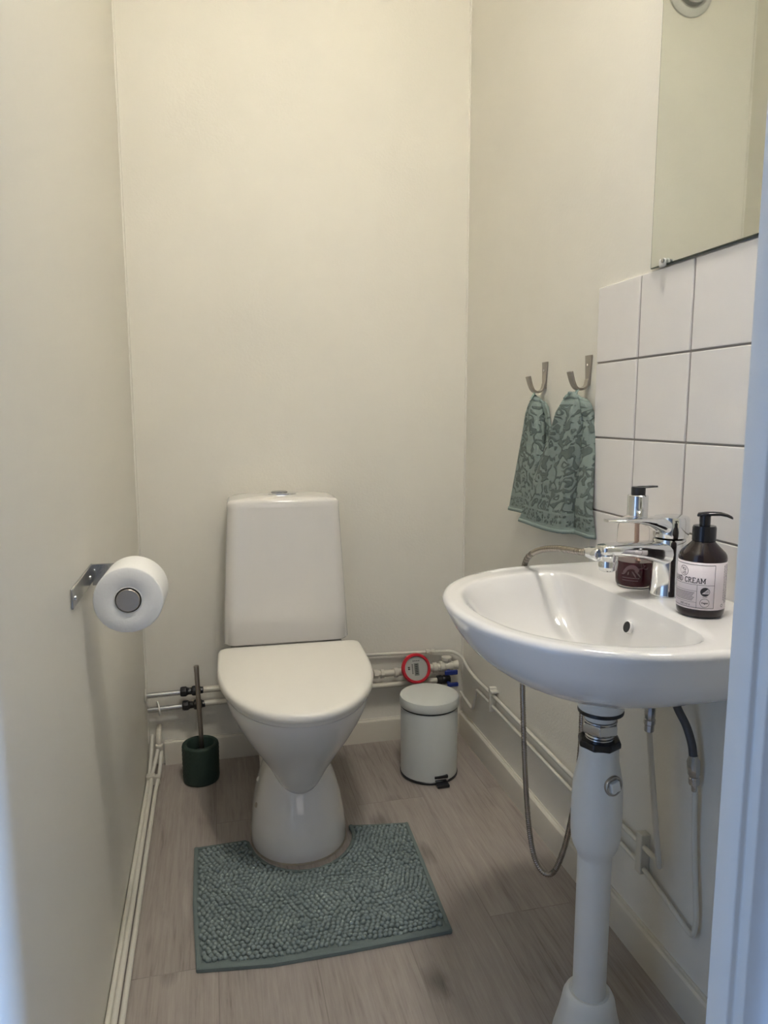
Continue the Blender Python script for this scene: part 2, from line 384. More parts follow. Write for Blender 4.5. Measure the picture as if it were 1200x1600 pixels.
# ------------------------------------------------------------------ MIRROR
MY0, MY1, MZ0, MZ1 = .559, 1.159, 1.2975, 2.12
t = thing('wall_mirror', (-.012, (MY0 + MY1)/2, MZ0), 'frameless rectangular mirror above the white wall tiles', 'mirror')
build('glass_sheet', MB().box(-.0125, MY0, MZ0, -.0085, MY1, MZ1), M['mirror_edge'], t, smooth=False)
build('reflecting_face', MB().box(-.0132, MY0 + .0012, MZ0 + .0014, -.0124, MY1 - .0018, MZ1 - .001), M['mirror'], t, smooth=False)
def clip(y):
    b = build('mirror_clip', MB().box(-.020, y - .008, MZ0 - .004, -.0134, y + .008, MZ0 + .010), M['white_plastic'], t, bevel=.003)
    build('screw', MB().lathe([(.0036, 0), (.0036, .002), (.002, .0028)], (-.020, y - .006, MZ0 + .005), direction=(-1, 0, 0), seg=16), M['chrome_dull'], b)
clip(1.118); clip(.66)

# ------------------------------------------------------------------ TOILET  (local: x across, y towards the back wall, origin under the bowl)
TX, TY = -.597, 1.65
toilet = thing('toilet', (TX, TY, 0), 'white floor-standing toilet with its lid closed against the back wall', 'toilet', rz=math.radians(-1.5))
def dsec(z, hw, front, back, n=2.3, nb=3.5, seg=56, cy=0.0, cx=0):
    out = []
    for k in range(seg):
        a = 2*PI*k/seg; c, s = math.cos(a), math.sin(a)
        e = n if s < 0 else nb
        x = hw*math.copysign(abs(c)**(2/e), c)
        y = (front if s < 0 else back)*abs(s)**(2/e)*(-1 if s < 0 else 1)
        out.append(Vector((x + cx, cy + y, z)))
    return out
bw = MB()
rows = [(.138, .022, .034, .10), (.148, .042, .062, .13), (.175, .056, .088, .16), (.215, .076, .118, .19), (.26, .103, .153, .21), (.30, .128, .186, .22),
        (.34, .149, .216, .225), (.372, .162, .238, .225), (.392, .168, .248, .225), (.402, .168, .250, .225), (.405, .160, .242, .22)]
bw.loft([dsec(z, hw, f, b, 2.1, 3.0, cy=-.0) for z, hw, f, b in rows])
foot = [(0, .117, .108, .22), (.008, .118, .110, .22), (.03, .117, .108, .22), (.07, .112, .100, .22), (.11, .104, .088, .215), (.15, .092, .070, .205), (.18, .080, .050, .195), (.205, .064, .025, .18), (.222, .045, .0, .16), (.23, .02, -.02, .13)]
bw.loft([[p + Vector((0, 0, 0)) for p in dsec(z, hw, f + .03, b - .03, 2.15, 2.6, cy=.03)] for z, hw, f, b in foot])
col = [(0, .082, .10), (.10, .088, .10), (.25, .095, .10), (.34, .115, .11), (.385, .15, .125), (.404, .155, .13)]
bw.loft([rrect(0, .275, hw, hy + .02, .045, z) for z, hw, hy in col])
build('toilet_bowl', bw, M['porcelain_toilet'], toilet, local=True, angle=50)
# silicone line round the foot
build('foot_seal', MB().loft([dsec(z, .118 + e, .139 + e, .19, 2.15, 2.6, cy=.03) for z, e in ((0, .002), (.002, .0015), (.004, 0))], True, False), M['rust'], toilet, local=True)
for x, y, z, d in ((-.104, -.0, .10, (-.9, -.35, .35)), (-.096, .06, .135, (-.8, -.3, .6)), (.080, .075, .155, (.5, -.4, .8))):
    build('bolt_cap', MB().lathe([(.006, -.004), (.006, .0015), (.003, .003)], (x, y, z), direction=d, seg=16), M['core'] if x < -.1 else M['seat'], toilet, local=True)
# seat ring and lid
def lidsec(z, g, front=.268, back=-.200):
    pts = []; hwb, hwf = .187, .187
    seg = 72
    for k in range(seg):
        a = 2*PI*k/seg; c, s = math.cos(a), math.sin(a)
        if s < 0:
            x = (hwb + g)*math.copysign(abs(c)**(2/2.12), c); y = .06 - (front + .06 + g)*abs(s)**(2/2.12)
        else:
            x = (hwb + g)*math.copysign(abs(c)**(2/20), c); y = .06 + (-.06 - back + g)*abs(s)**(2/14)
        pts.append(Vector((x, y, z)))
    return pts
build('seat_ring', MB().loft([lidsec(.404, -.016), lidsec(.406, -.010), lidsec(.414, -.009), lidsec(.4155, -.014)]), M['seat'], toilet, local=True)
lid = MB(); rr = [lidsec(.416, -.010), lidsec(.4165, -.003), lidsec(.419, 0), lidsec(.430, 0), lidsec(.4345, -.0025), lidsec(.4370, -.007)]
for q in (.94, .85, .7, .5, .3, .12):
    ring = lidsec(.437, -.007)
    rr.append([Vector((p.x*q, (p.y + .02)*q - .02, .4372 + .0055*(1 - q)**.7)) for p in ring])
lid.loft(rr)
build('seat_lid', lid, M['seat'], toilet, local=True, angle=60)
for s in (-1, 1):
    build('hinge', MB().lathe([(.009, -.016), (.010, -.014), (.010, .014), (.009, .016)], (s*.075, .205, .412), direction=(1, 0, 0), seg=20), M['white_plastic'], toilet, local=True)
# cistern (front leans back, tapering upwards)
cb = MB(); yb = .462
def cis(z, hw, fy, r=.028, inset=0):
    out = []
    for p in rrect(0, (fy + yb)/2, hw - inset, (yb - fy)/2 - inset, r, z, 8):
        # bowed front face
        k = max(0, (yb - .04 - p.y)/max(1e-6, yb - .04 - fy)); out.append(Vector((p.x, p.y - .010*k*(1 - (p.x/hw)**2), z)))
    return out
cb.loft([cis(.410, .160, .292, .03, .010), cis(.4115, .172, .284, .028, .002), cis(.416, .174, .283), cis(.50, .170, .286), cis(.60, .1645, .290), cis(.70, .159, .294), cis(.775, .155, .297), cis(.79, .1542, .2975)], True, True)
cb.box(-.10, .30, .400, .10, .45, .412)
build('cistern', cb, M['porcelain_toilet'], toilet, local=True, angle=50)
cl = MB(); top = []
for z, ins, dz in ((.7905, .001, 0), (.7905, 0, 0), (.8025, 0, 0), (.8085, .0035, .0), (.811, .009, .001)):
    top.append(cis(z, .1545, .297, .026, ins))
for q in (.85, .65, .45, .25, .08):
    ring = cis(.811, .1545, .297, .026, .009)
    top.append([Vector((p.x*q, .376 + (p.y - .376)*q, .8118)) for p in ring])
cl.loft(top)
# crown follows x only
cl.v = [(x, y, z - .002 + .0105*(1 - min(1, abs(x)/.156)**2.9)*max(0, min(1, (z - .7905)/.012))) for x, y, z in cl.v]
build('cistern_lid', cl, M['porcelain_toilet'], toilet, local=True, angle=60)
fb = build('flush_button', MB().loft([rrect(.0, .372, .038, .024, .022, .8185), rrect(0, .372, .040, .026, .024, .8195), rrect(0, .372, .040, .026, .024, .8235), rrect(0, .372, .037, .023, .022, .825)]), M['chrome'], toilet, local=True)
build('button_plate', MB().loft([rrect(-.008, .372, .023, .018, .016, .8252), rrect(-.008, .372, .023, .018, .016, .8275), rrect(-.008, .372, .021, .016, .014, .8285)]), M['chrome_dull'], fb, local=True)

# ------------------------------------------------------------------ PEDAL BIN
BX, BY = -.187, 1.893
t = thing('pedal_bin', (BX, BY, 0), 'pale grey round pedal bin standing in the back right corner', 'bin')
build('base_ring', MB().lathe([(.082, 0), (.0845, .002), (.0845, .007), (.082, .009)], (BX, BY, 0), seg=64), M['black'], t)
build('bin_body', MB().lathe([(.078, .006), (.0825, .0075), (.0828, .02), (.0828, .205), (.0815, .209)], (BX, BY, 0), seg=64), M['bin'], t)
build('rim_seal', MB().lathe([(.080, .206), (.0835, .207), (.0835, .2105), (.080, .2115)], (BX, BY, 0), seg=64), M['black'], t)
build('bin_lid', MB().lathe([(.080, .2112), (.0855, .2118), (.0865, .2135), (.0865, .232), (.0845, .2375), (.079, .2405), (.06, .2425), (.03, .2435), (.005, .244)], (BX, BY, 0), seg=64), M['bin'], t)
px = BX + .012
pd = build('pedal', MB().box(px - .018, BY - .104, .005, px + .018, BY - .070, .009).box(px - .018, BY - .106, .001, px + .018, BY - .101, .009), M['black'], t, bevel=.0012)
build('pedal_bracket', MB().box(px - .020, BY - .086, .012, px + .020, BY - .0745, .0185), M['chrome'], t, bevel=.001)
build('pedal_slot', MB().box(px - .020, BY - .085, .019, px + .020, BY - .0760, .0265), M['black'], t, bevel=.001)

# ------------------------------------------------------------------ TOILET BRUSH
QX, QY = -.838, 2.005
t = thing('toilet_brush', (QX, QY, 0), 'dark green toilet brush holder with steel handle left of the toilet', 'toilet brush')
hb = MB(); seg = 96; rings = []
prof = [(.046, 0), (.0495, .002), (.0505, .006)]
for k in range(31): prof.append((.0508 + .0006*(k/30), .008 + .098*k/30))
prof += [(.0505, .1095), (.0485, .1115), (.0455, .1120), (.0405, .1115), (.0385, .1090), (.0385, .05), (.036, .02), (.001, .018)]
for i, (r, z) in enumerate(prof):
    ring = []
    for k in range(seg):
        a = 2*PI*k/seg; rr_ = r
        if 3 < i < 33:   # shallow chevron facets
            rr_ += .0007*math.cos(a*24 + (PI if (i//2) % 2 else 0))
        ring.append(Vector((QX + rr_*math.cos(a), QY + rr_*math.sin(a), z)))
    rings.append(ring)
hb.loft(rings, True, True)
build('brush_holder', hb, M['green'], t, angle=60)
build('brush_handle', MB().lathe([(.0066, 0), (.0066, .235), (.0070, .2355), (.0070, .252), (.0062, .2535)], (QX + .004, QY + .006, .085), direction=(-.028, .01, 1), seg=20), M['steel'], t)
build('brush_head', MB().lathe([(.010, .022), (.026, .03), (.028, .06), (.02, .085), (.007, .092)], (QX, QY, 0), seg=24), M['black'], t)

# ------------------------------------------------------------------ BATH MAT with a cut-out round the toilet foot
outer = [(-.850, 1.655), (-.849, 1.45), (-.838, 1.262), (-.70, 1.243), (-.55, 1.242), (-.337, 1.247), (-.330, 1.43), (-.322, 1.637), (-.40, 1.648), (-.470, 1.664)]
cut = []
CX, CY = -.592, 1.665
for k in range(17):
    a = math.radians(0 - 180*k/16); cut.append((CX + .127*math.cos(a)*1.0, 1.655 + .146*math.sin(a)))
poly = outer[:-1] + [(-.470, 1.660)] + cut[1:-1] + [(-.722, 1.65), (-.730, 1.658)]
def inside(x, y, P):
    c = False; n = len(P)
    for i in range(n):
        x1, y1 = P[i]; x2, y2 = P[i-1]
        if (y1 > y) != (y2 > y) and x < (x2 - x1)*(y - y1)/(y2 - y1) + x1: c = not c
    return c
def edist(x, y, P):
    m = 9
    for i in range(len(P)):
        a = Vector(P[i-1]); b = Vector(P[i]); p = Vector((x, y)); d = b - a
        tt = max(0, min(1, (p - a).dot(d)/max(d.length_squared, 1e-9))); m = min(m, (a + d*tt - p).length)
    return m
t = thing('bath_mat', (-.59, 1.45, 0), 'grey-green chenille mat cut out around the toilet foot', 'bath mat')
mb = MB(); mb.loft([[Vector((x, y, .001)) for x, y in poly], [Vector((x, y, .006)) for x, y in poly]])
build('backing', mb, M['mat_base'], t, bevel=.0012)
edge = [Vector((x, y, .0065)) for x, y in poly]; edge.append(edge[0])
rings = []
eb = MB()
for i in range(len(poly)):
    a = Vector((*poly[i-1], .006)); b = Vector((*poly[i], .006)); d = (b - a).normalized(); nrm = Vector((-d.y, d.x, 0))
    mid_in = (a + b)/2 + nrm*.004
    if not inside(mid_in.x, mid_in.y, poly): nrm = -nrm
    wdt = .013 if (a.y < 1.27 and b.y < 1.27) else .008
    eb.loft([[a - nrm*.001 + Vector((0, 0, -.005)), a - nrm*.001 + Vector((0, 0, .002)), a + nrm*.003 + Vector((0, 0, .0042)), a + nrm*wdt + Vector((0, 0, .003)), a + nrm*wdt + Vector((0, 0, -.005))],
             [b - nrm*.001 + Vector((0, 0, -.005)), b - nrm*.001 + Vector((0, 0, .002)), b + nrm*.003 + Vector((0, 0, .0042)), b + nrm*wdt + Vector((0, 0, .003)), b + nrm*wdt + Vector((0, 0, -.005))]])
build('binding', eb, M['mat_base'], t, angle=50)
ico = bmesh.new(); bmesh.ops.create_icosphere(ico, subdivisions=1, radius=1)
iv = [v.co.copy() for v in ico.verts]; ifc = [tuple(v.index for v in f.verts) for f in ico.faces]; ico.free()
tf = MB(); sp = .0118
yy = 1.235; row = 0
while yy < 1.67:
    xx = -.86 + (sp/2 if row % 2 else 0)
    while xx < -.31:
        x = xx + random.uniform(-.0016, .0016) + .004*math.sin(yy*40 + xx*9); y = yy + random.uniform(-.0018, .0018) + .003*math.sin(xx*31)
        dm = edist(x, y, poly)
        if inside(x, y, poly) and dm > (.017 if y < 1.30 and dm == dm and y - 1.25 < .03 else .0105):
            nn = noise.noise(Vector((x*14, y*14, 3.1)))
            flat = max(0, min(1, .5 + nn*1.6 - (0 if y < 1.52 else .35)))     # worn, flattened patches in the middle
            h = .0078*(1 - .35*flat); rz = noise.noise(Vector((x*11, y*11, 0)))*2.2 + random.uniform(-.4, .4)
            lx, ly = .0058*(1 + .15*random.random()), .0044*(1 + .2*random.random())
            c, s = math.cos(rz), math.sin(rz); tilt = random.uniform(-.25, .25)
            zb = .009 + random.uniform(-.0012, .0012) - .0012*flat
            tf.add([(x + c*v.x*lx - s*v.y*ly, y + s*v.x*lx + c*v.y*ly, zb + v.z*h + tilt*v.x*lx) for v in iv], ifc)
        xx += sp*.92
    yy += sp*.88; row += 1
o = build('chenille_tufts', tf, M['chenille'], t, angle=180); o['kind'] = 'stuff'

# ------------------------------------------------------------------ WASHBASIN
SY = .962; RZ = .7600
def half_outline(pts, n=14):
    return spline([(u, v, 0) for u, v in pts], n)
def full(pts, sq=1):
    h = half_outline(pts)                                   # from wall (u=0) around to the front centre
    a = [Vector((-p.x, SY + p.y)) for p in h]; b = [Vector((-p.x, SY - p.y)) for p in reversed(h[:-1])]
    return a + b
def ray_hit(P, ang, c):
    d = Vector((math.cos(ang), math.sin(ang))); best = None
    for i in range(len(P)):
        a = P[i-1] - c; b = P[i] - c; e = b - a; den = d.x*e.y - d.y*e.x
        if abs(den) < 1e-12: continue
        tt = (a.x*e.y - a.y*e.x)/den; s = (a.x*d.y - a.y*d.x)/den
        if tt > 0 and -1e-9 <= s <= 1 + 1e-9 and (best is None or tt > best): best = tt
    return c + d*best
outl = full([(.009, .262), (.05, .262), (.14, .262), (.22, .258), (.29, .241), (.35, .206), (.395, .160), (.424, .105), (.438, .05), (.442, .0)])
innl = full([(.160, 0), (.161, .08), (.163, .14), (.168, .175), (.183, .196), (.215, .204), (.26, .199), (.31, .182), (.357, .150), (.394, .102), (.412, .045), (.417, 0)])
cen = Vector((-.235, SY)); drain = Vector((-.19, SY + .005))
SEG = 120
angs = [2*PI*k/SEG for k in range(SEG)]
# add the two back corners exactly
for cy_ in (SY + .262, SY - .262):
    angs.append(math.atan2(cy_ - cen.y, -.009 - cen.x) % (2*PI))
angs.sort(); O = [ray_hit(outl, a, cen) for a in angs]; I = [ray_hit(innl, a, cen) for a in angs]
I = [Vector((p.x, SY + (p.y - SY)*(1.10 if p.y < SY else 1.0))) for p in I]
def scaled(s_, z, back=0):
    out = []
    for p in O:
        q = cen + (p - cen)*s_
        out.append(Vector((q.x, q.y, z)))
    return out
def inset(P, d, z):   # move towards centre by a length
    out = []
    for p in P:
        e = (cen - p); l = e.length; out.append(Vector((*(p + e*(min(d, l)/l)), z)))
    return out
bs = MB(); rg = []
def hull(f, z):       # f shrinks front and sides towards the drain
    out = []
    for p in O:
        q = drain + (p - drain)*f
        out.append(Vector((q.x, q.y, z)))
    return out
rg += [hull(.10, .614), hull(.17, .614), hull(.24, .616), hull(.35, .623), hull(.48, .635), hull(.59, .648), hull(.69, .661), hull(.77, .675), hull(.84, .690), hull(.895, .706), hull(.942, .724), hull(.974, .740)]
rg += [inset(O, .003, RZ - .013), inset(O, .0005, RZ - .007), inset(O, .001, RZ - .003), inset(O, .004, RZ + .0005), inset(O, .008, RZ + .0018), inset(O, .012, RZ + .002)]
for f in (.25, .5, .75):
    rg.append([Vector((*(o_ + (i_ - o_)*f), RZ + .002 - .001*math.sin(PI*f))) for o_, i_ in zip(O, I)])
dI = .004
rg.append([Vector((*i_, RZ + .0012)) for i_ in I])
prof = [(.985, .0002), (.968, -.0025), (.945, -.008), (.915, -.017), (.88, -.028), (.83, -.047), (.76, -.064), (.66, -.082), (.54, -.097), (.42, -.107), (.30, -.114), (.20, -.118), (.11, -.121)]
for f, dz in prof:
    rg.append([Vector((*(drain + (i_ - drain)*f), RZ + dz)) for i_ in I])
bs.loft(rg, True, True)
# keep the part towards the wall standing upright
basin = thing('washbasin', (-.2, SY, .6), 'white wall-mounted porcelain washbasin with rounded front', 'washbasin')
build('basin_bowl', bs, M['porcelain'], basin, angle=70)
build('drain_ring', MB().lathe([(.024, -.001), (.024, .002), (.019, .003), (.017, .0005)], (drain.x, drain.y, RZ - .1205), seg=32), M['chrome'], basin)
ov = Vector((-.1695, .938, .722)); od = Vector((-.93, 0, .30)).normalized()
build('overflow_hole', MB().lathe([(.0098, -.004), (.0098, .0005), (.0088, .0012), (.0084, .0002)], ov, direction=od, seg=32), M['porcelain'], basin)
build('overflow_opening', MB().lathe([(.0084, 0), (.0084, .0009)], ov, direction=od, seg=32), M['drain'], basin)

# ------------------------------------------------------------------ DRAIN TRAP AND PIPE under the basin
DX, DY = -.191, .967
t = thing('drain_trap', (DX, DY, 0), 'white trap and pipe running from under the basin down to the floor', 'drain pipe')
def lt(name, prof, m, seg=40, **k): return build(name, MB().lathe(prof, (DX, DY, 0), seg=seg), m, t, **k)
lt('tail_cup', [(.036, .618), (.0385, .612), (.0380, .592), (.035, .583), (.028, .5815)], M['white_plastic'])
lt('black_gasket', [(.026, .5825), (.0350, .5822), (.0360, .5800), (.0355, .5770), (.026, .5762)], M['rubber'])
lt('tail_pipe', [(.0245, .578), (.0245, .545)], M['white_plastic'])
nut = MB()
for a, b, r in ((.552, .546, .0265), (.546, .5265, .0275)):
    pass
nut.lathe([(.0245, .5655), (.0262, .565), (.0268, .5620)], (DX, DY, 0), seg=48)
nut.lathe([(.0262, .5620), (.0290, .5605), (.0298, .557), (.0298, .5485), (.0286, .5445), (.024, .5435)], (DX, DY, 0), seg=6)
build('chrome_nut', nut, M['chrome_dull'], t, angle=25, bevel=.001)
lt('threaded_neck', [(.0215, .546), (.0225, .543), (.0215, .541), (.0228, .5385), (.0218, .536), (.0230, .533), (.023, .524)], M['chrome_dull'])
build('locking_collar', MB().lathe([(.022, .5345), (.0325, .5335), (.0345, .529), (.0345, .523), (.030, .5195)], (DX, DY, 0), seg=8), M['blackgloss'], t, angle=25, bevel=.0015)
lt('trap_body', [(.0300, .523), (.0308, .519), (.0308, .506), (.0320, .494), (.0350, .480), (.0380, .464), (.0395, .448), (.0402, .400), (.0398, .374), (.0385, .362), (.0355, .350), (.0305, .340), (.0280, .334), (.0275, .33)], M['white_plastic'], seg=56)
lt('floor_pipe', [(.0272, .345), (.0272, .05)], M['white_plastic'], seg=48)
lt('floor_collar', [(.0285, .083), (.0330, .0845), (.0385, .081), (.0425, .072), (.0455, .055), (.0500, .035), (.0545, .018), (.0575, .006), (.0585, 0)], M['white_plastic'], seg=56)
pdir = Vector((.18, -.97, .05)).normalized(); pp = Vector((DX, DY, .468)) + Vector((pdir.x, pdir.y, 0)).normalized()*.034
b = build('cleaning_plug', MB().lathe([(.0165, -.006), (.0165, .003), (.0155, .0045), (.0130, .0045), (.0125, .002), (.012, .002)], pp, direction=pdir, seg=40), M['hook'], t)
q = Vector((0, 0, 1)).rotation_difference(pdir); sq = MB()
sq.loft([[pp + q @ (Matrix.Rotation(.35, 3, 'Z') @ Vector((x*s_, y*s_, z))) for x, y in ((-1, -1), (1, -1), (1, 1), (-1, 1))] for z, s_ in ((0, .0085), (.009, .0080))])
build('square_key', sq, M['white_plastic'], b, bevel=.001)

# ------------------------------------------------------------------ MIXER TAP
FX, FY, FZ = -.090, .957, RZ + .0015
tap = thing('mixer_tap', (FX, FY, FZ), 'chrome single-lever mixer tap on the basin deck', 'tap')
build('tap_body', MB().lathe([(.0265, 0), (.0270, .003), (.0262, .006), (.0250, .03), (.0245, .060), (.0248, .088), (.0240, .0915), (.020, .0925)], (FX, FY, FZ), seg=56), M['chrome'], tap)
# spout: sweeping arm from the body, rising and then levelling off; elliptical sections
def sweep(secs, seg=28, ex=2.6):
    rings = []
    for (x, y, z, hy, hz, tilt) in secs:
        ring = []
        for k in range(seg):
            a = 2*PI*k/seg; c, s = math.cos(a), math.sin(a)
            yy_ = hy*math.copysign(abs(c)**(2/ex), c); zz_ = hz*math.copysign(abs(s)**(2/ex), s)
            ring.append(Vector((x + zz_*math.sin(tilt), y + yy_, z + zz_*math.cos(tilt))))
        rings.append(ring)
    return MB().loft(rings)
S = lambda a, b, c, d, e: (FX - a, FY, FZ + b, c, d, e)
build('spout', sweep([S(.002, .0700, .0235, .0190, 0), S(.018, .0705, .0230, .0185, 0), S(.030, .0725, .0222, .0160, .04), S(.050, .0755, .0208, .0128, .04), S(.070, .0775, .0195, .0108, .04), S(.088, .0785, .0180, .0095, 0), S(.104, .0788, .0172, .0088, 0), S(.116, .0788, .0155, .0080, 0), S(.121, .0788, .0110, .0060, 0)], ex=3.2), M['chrome'], tap, angle=60)
ae = build('aerator', MB().lathe([(.0150, .074), (.0152, .064), (.0146, .0625), (.0146, .061), (.0150, .0600), (.0138, .048), (.0125, .0465)], (FX - .105, FY, FZ), seg=40), M['chrome'], tap)
build('aerator_screen', MB().lathe([(.0110, .0458), (.0110, .0472)], (FX - .105, FY, FZ), seg=24), M['drain'], ae)
build('lever_cap', MB().lathe([(.0235, .0935), (.0256, .0945), (.0262, .098), (.0268, .112), (.0264, .1225), (.0248, .1262), (.019, .1275)], (FX + .002, FY, FZ), seg=56), M['chrome'], tap)
build('lever', sweep([S(-.012, .1130, .0215, .0130, 0), S(.006, .1125, .0228, .0145, 0), S(.022, .1135, .0222, .0132, -.1), S(.032, .1165, .0213, .0100, -.15), S(.044, .1195, .0203, .0066, -.12), S(.060, .1218, .0185, .0042, -.06), S(.080, .1230, .0160, .0032, 0), S(.098, .1233, .0125, .0028, 0), S(.111, .1235, .0075, .0022, 0)]), M['chrome'], tap, angle=60)

# ------------------------------------------------------------------ HAND SHOWER HOSE (metal spiral) looping under the basin
hs = thing('shower_hose', (-.2, 1.2, .15), 'ribbed metal shower hose looping over the basin rim and down beside the drain pipe', 'hose')
hp = [(-.2105, .975, .832), (-.220, 1.00, .830), (-.222, 1.07, .822), (-.219, 1.14, .806), (-.215, 1.195, .783), (-.206, 1.232, .750), (-.203, 1.240, .70), (-.201, 1.240, .60), (-.199, 1.238, .50), (-.192, 1.236, .36),
      (-.184, 1.230, .24), (-.175, 1.218, .165), (-.163, 1.20, .138), (-.150, 1.18, .150), (-.143, 1.155, .215), (-.142, 1.13, .30), (-.143, 1.115, .37), (-.147, 1.10, .46), (-.150, 1.097, .55), (-.150, 1.107, .604)]
P = spline(hp, 60); Q = [P[0]]; step = .001; acc = 0
for i in range(1, len(P)):
    d = (P[i] - P[i-1]).length
    acc += d
    if acc >= step: Q.append(P[i]); acc = 0
hbm = MB().tube(Q, .0052, seg=12, smooth=1, rfun=lambda d, f: .0050 + .00075*math.sin(d/.0042*2*PI))
build('flexible_hose', hbm, M['hose'], hs, angle=180)
cdir = (Vector(hp[0]) - Vector(hp[2])).normalized()
build('hose_connector', MB().lathe([(.0062, -.022), (.0072, -.020), (.0095, -.008), (.0100, 0), (.0110, .003), (.0110, .011), (.009, .014)], Vector(hp[0]) + Vector((0, -.004, 0)), direction=(.12, -1, .03), seg=32), M['chrome'], hs)

# ------------------------------------------------------------------ HAND CREAM BOTTLE
CX_, CY_, CZ_ = -.1065, .857, RZ + .0022
t = thing('hand_cream_bottle', (CX_, CY_, CZ_), 'dark pump bottle of hand cream with a white label, in front of the tap', 'bottle')
BR = .0320
build('bottle_body', MB().lathe([(.025, 0), (.0292, .001), (.0312, .0045), (BR, .010), (BR, .083), (.0312, .0865), (.0292, .0900), (.0165, .1030), (.0145, .1060), (.0135, .108), (.0135, .112)], (CX_, CY_, CZ_), seg=72), M['bottle'], t)
build('screw_cap', MB().lathe([(.0150, .1050), (.0158, .106), (.0158, .124), (.0148, .1268), (.009, .1275)], (CX_, CY_, CZ_), seg=48), M['blackgloss'], t)
build('pump_neck', MB().lathe([(.0074, .126), (.0074, .141), (.0070, .143)], (CX_, CY_, CZ_), seg=28), M['blackgloss'], t)
# nozzle points right-forward
nd = Vector((.68, -.73, 0)).normalized(); nn_ = Vector((-nd.y, nd.x, 0)); cc = Vector((CX_, CY_, CZ_))
nz_ = []
for a, z, hw, hh in ((-.010, .1410, .005, .0015), (-.009, .1418, .0082, .0030), (0, .1430, .0088, .0036), (.010, .1442, .0072, .0032), (.020, .1446, .0050, .0028), (.028, .1432, .0040, .0024), (.034, .1405, .0034, .0020), (.0355, .1395, .0026, .0014)):
    nz_.append([cc + nd*a + nn_*hw*math.cos(2*PI*k/16) + Vector((0, 0, z + hh*math.sin(2*PI*k/16))) for k in range(16)])
build('pump_nozzle', MB().loft(nz_), M['blackgloss'], t, angle=60)
vd = math.atan2(0 - CY_, -.7775 - CX_)          # bearing from the bottle to the room side it faces
ac = vd - math.radians(37)                      # centre of the printed frame
def wrap(u, z, r, c=(CX_, CY_, CZ_)):           # u metres to the right seen from outside, around the bottle
    a = ac + u/BR
    return (c[0] + r*math.cos(a), c[1] + r*math.sin(a), c[2] + z)
def patch(u0, u1, z0, z1, r, n=None, c=(CX_, CY_, CZ_)):
    m = MB(); n = n or max(2, int(abs(u1 - u0)/.002) + 1); vs = []
    for k in range(n + 1):
        u = u0 + (u1 - u0)*k/n; vs += [wrap(u, z0, r, c), wrap(u, z1, r, c)]
    return m.add(vs, [(2*k, 2*k+2, 2*k+3, 2*k+1) for k in range(n)])
def join(*ms):
    o = MB()
    for m_ in ms: o.add(m_.v, m_.f)
    return o
LBZ0, LBZ1 = .0125, .0790
lab = build('label', patch(-.048, .0885, LBZ0, LBZ1, BR + .0002, 90), M['label'], t, solid=.0002)
r_ = BR + .0004
fu0, fu1, fz0, fz1 = -.040, .0385, .0150, .0760; lw = .0006
frm = join(patch(fu0, fu1, fz0, fz0 + lw, r_), patch(fu0, fu1, fz1 - lw, fz1, r_), patch(fu0, fu0 + lw, fz0, fz1, r_), patch(fu1 - lw, fu1, fz0, fz1, r_),
           patch(fu0, fu1, .0475, .0475 + lw*.8, r_), patch(.0155, .0155 + lw*.7, fz0, .0475, r_), patch(fu0, .0155, .0385, .0385 + lw*.6, r_), patch(fu0, .0155, .0225, .0225 + lw*.6, r_))
def ring2d(u, z, rad, wd, n=36):
    m = MB(); vs = []
    for k in range(n):
        a = 2*PI*k/n
        for q_ in (rad, rad - wd): vs.append(wrap(u + q_*math.cos(a), z + q_*math.sin(a), r_))
    return m.add(vs, [(2*k, (2*k+2) % (2*n), (2*k+3) % (2*n), 2*k+1) for k in range(n)])
def disc2d(u, z, rad, clip_fn, n=24):
    m = MB(); st = rad/n*2
    for i in range(n):
        for j in range(n):
            x = -rad + st*(i + .5); y = -rad + st*(j + .5)
            if x*x + y*y < rad*rad and clip_fn(x, y):
                m.add([wrap(u + x - st/2, z + y - st/2, r_), wrap(u + x + st/2, z + y - st/2, r_), wrap(u + x + st/2, z + y + st/2, r_), wrap(u + x - st/2, z + y + st/2, r_)], [(0, 1, 2, 3)])
    return m
def text2d(body, size, u, z, bold=0, align='CENTER', sx=1, rot=0, radius=None):
    cu = bpy.data.curves.new('text', 'FONT'); cu.body = body; cu.size = size; cu.align_x = align; cu.offset = bold; cu.resolution_u = 3
    to = bpy.data.objects.new('text', cu); COL.objects.link(to)
    dg = bpy.context.evaluated_depsgraph_get(); me = bpy.data.meshes.new_from_object(to.evaluated_get(dg))
    m = MB(); c, s = math.cos(rot), math.sin(rot)
    m.add([wrap(u + (v.co.x*sx*c - v.co.y*s), z + (v.co.x*sx*s + v.co.y*c), radius or r_) for v in me.vertices], [tuple(p.vertices) for p in me.polygons])
    bpy.data.objects.remove(to); bpy.data.curves.remove(cu); bpy.data.meshes.remove(me)
    return m
logo = join(ring2d(-.0045, .0655, .0072, .0006), text2d('YU', .0056, -.0048, .0658, .00012), text2d('LO', .0052, -.0040, .0608, .00012))
swan = join(ring2d(.0262, .0385, .0062, .0006), disc2d(.0262, .0385, .0058, lambda x, y: y < -.0028 or (y - x*.9 > .0008)),
            *[patch(.0262 + k*.0013, .0262 + k*.0013 + .0005, .0363 + .0002*k, .0385 + .0011*k, r_, 2) for k in range(4)],
            patch(.0232, .0258, .0311, .0316, r_), patch(.0264, .0292, .0311, .0316, r_))
veg = join(ring2d(.0262, .0228, .0062, .0005), text2d('Vegan', .0036, .0262, .0217, .0001))
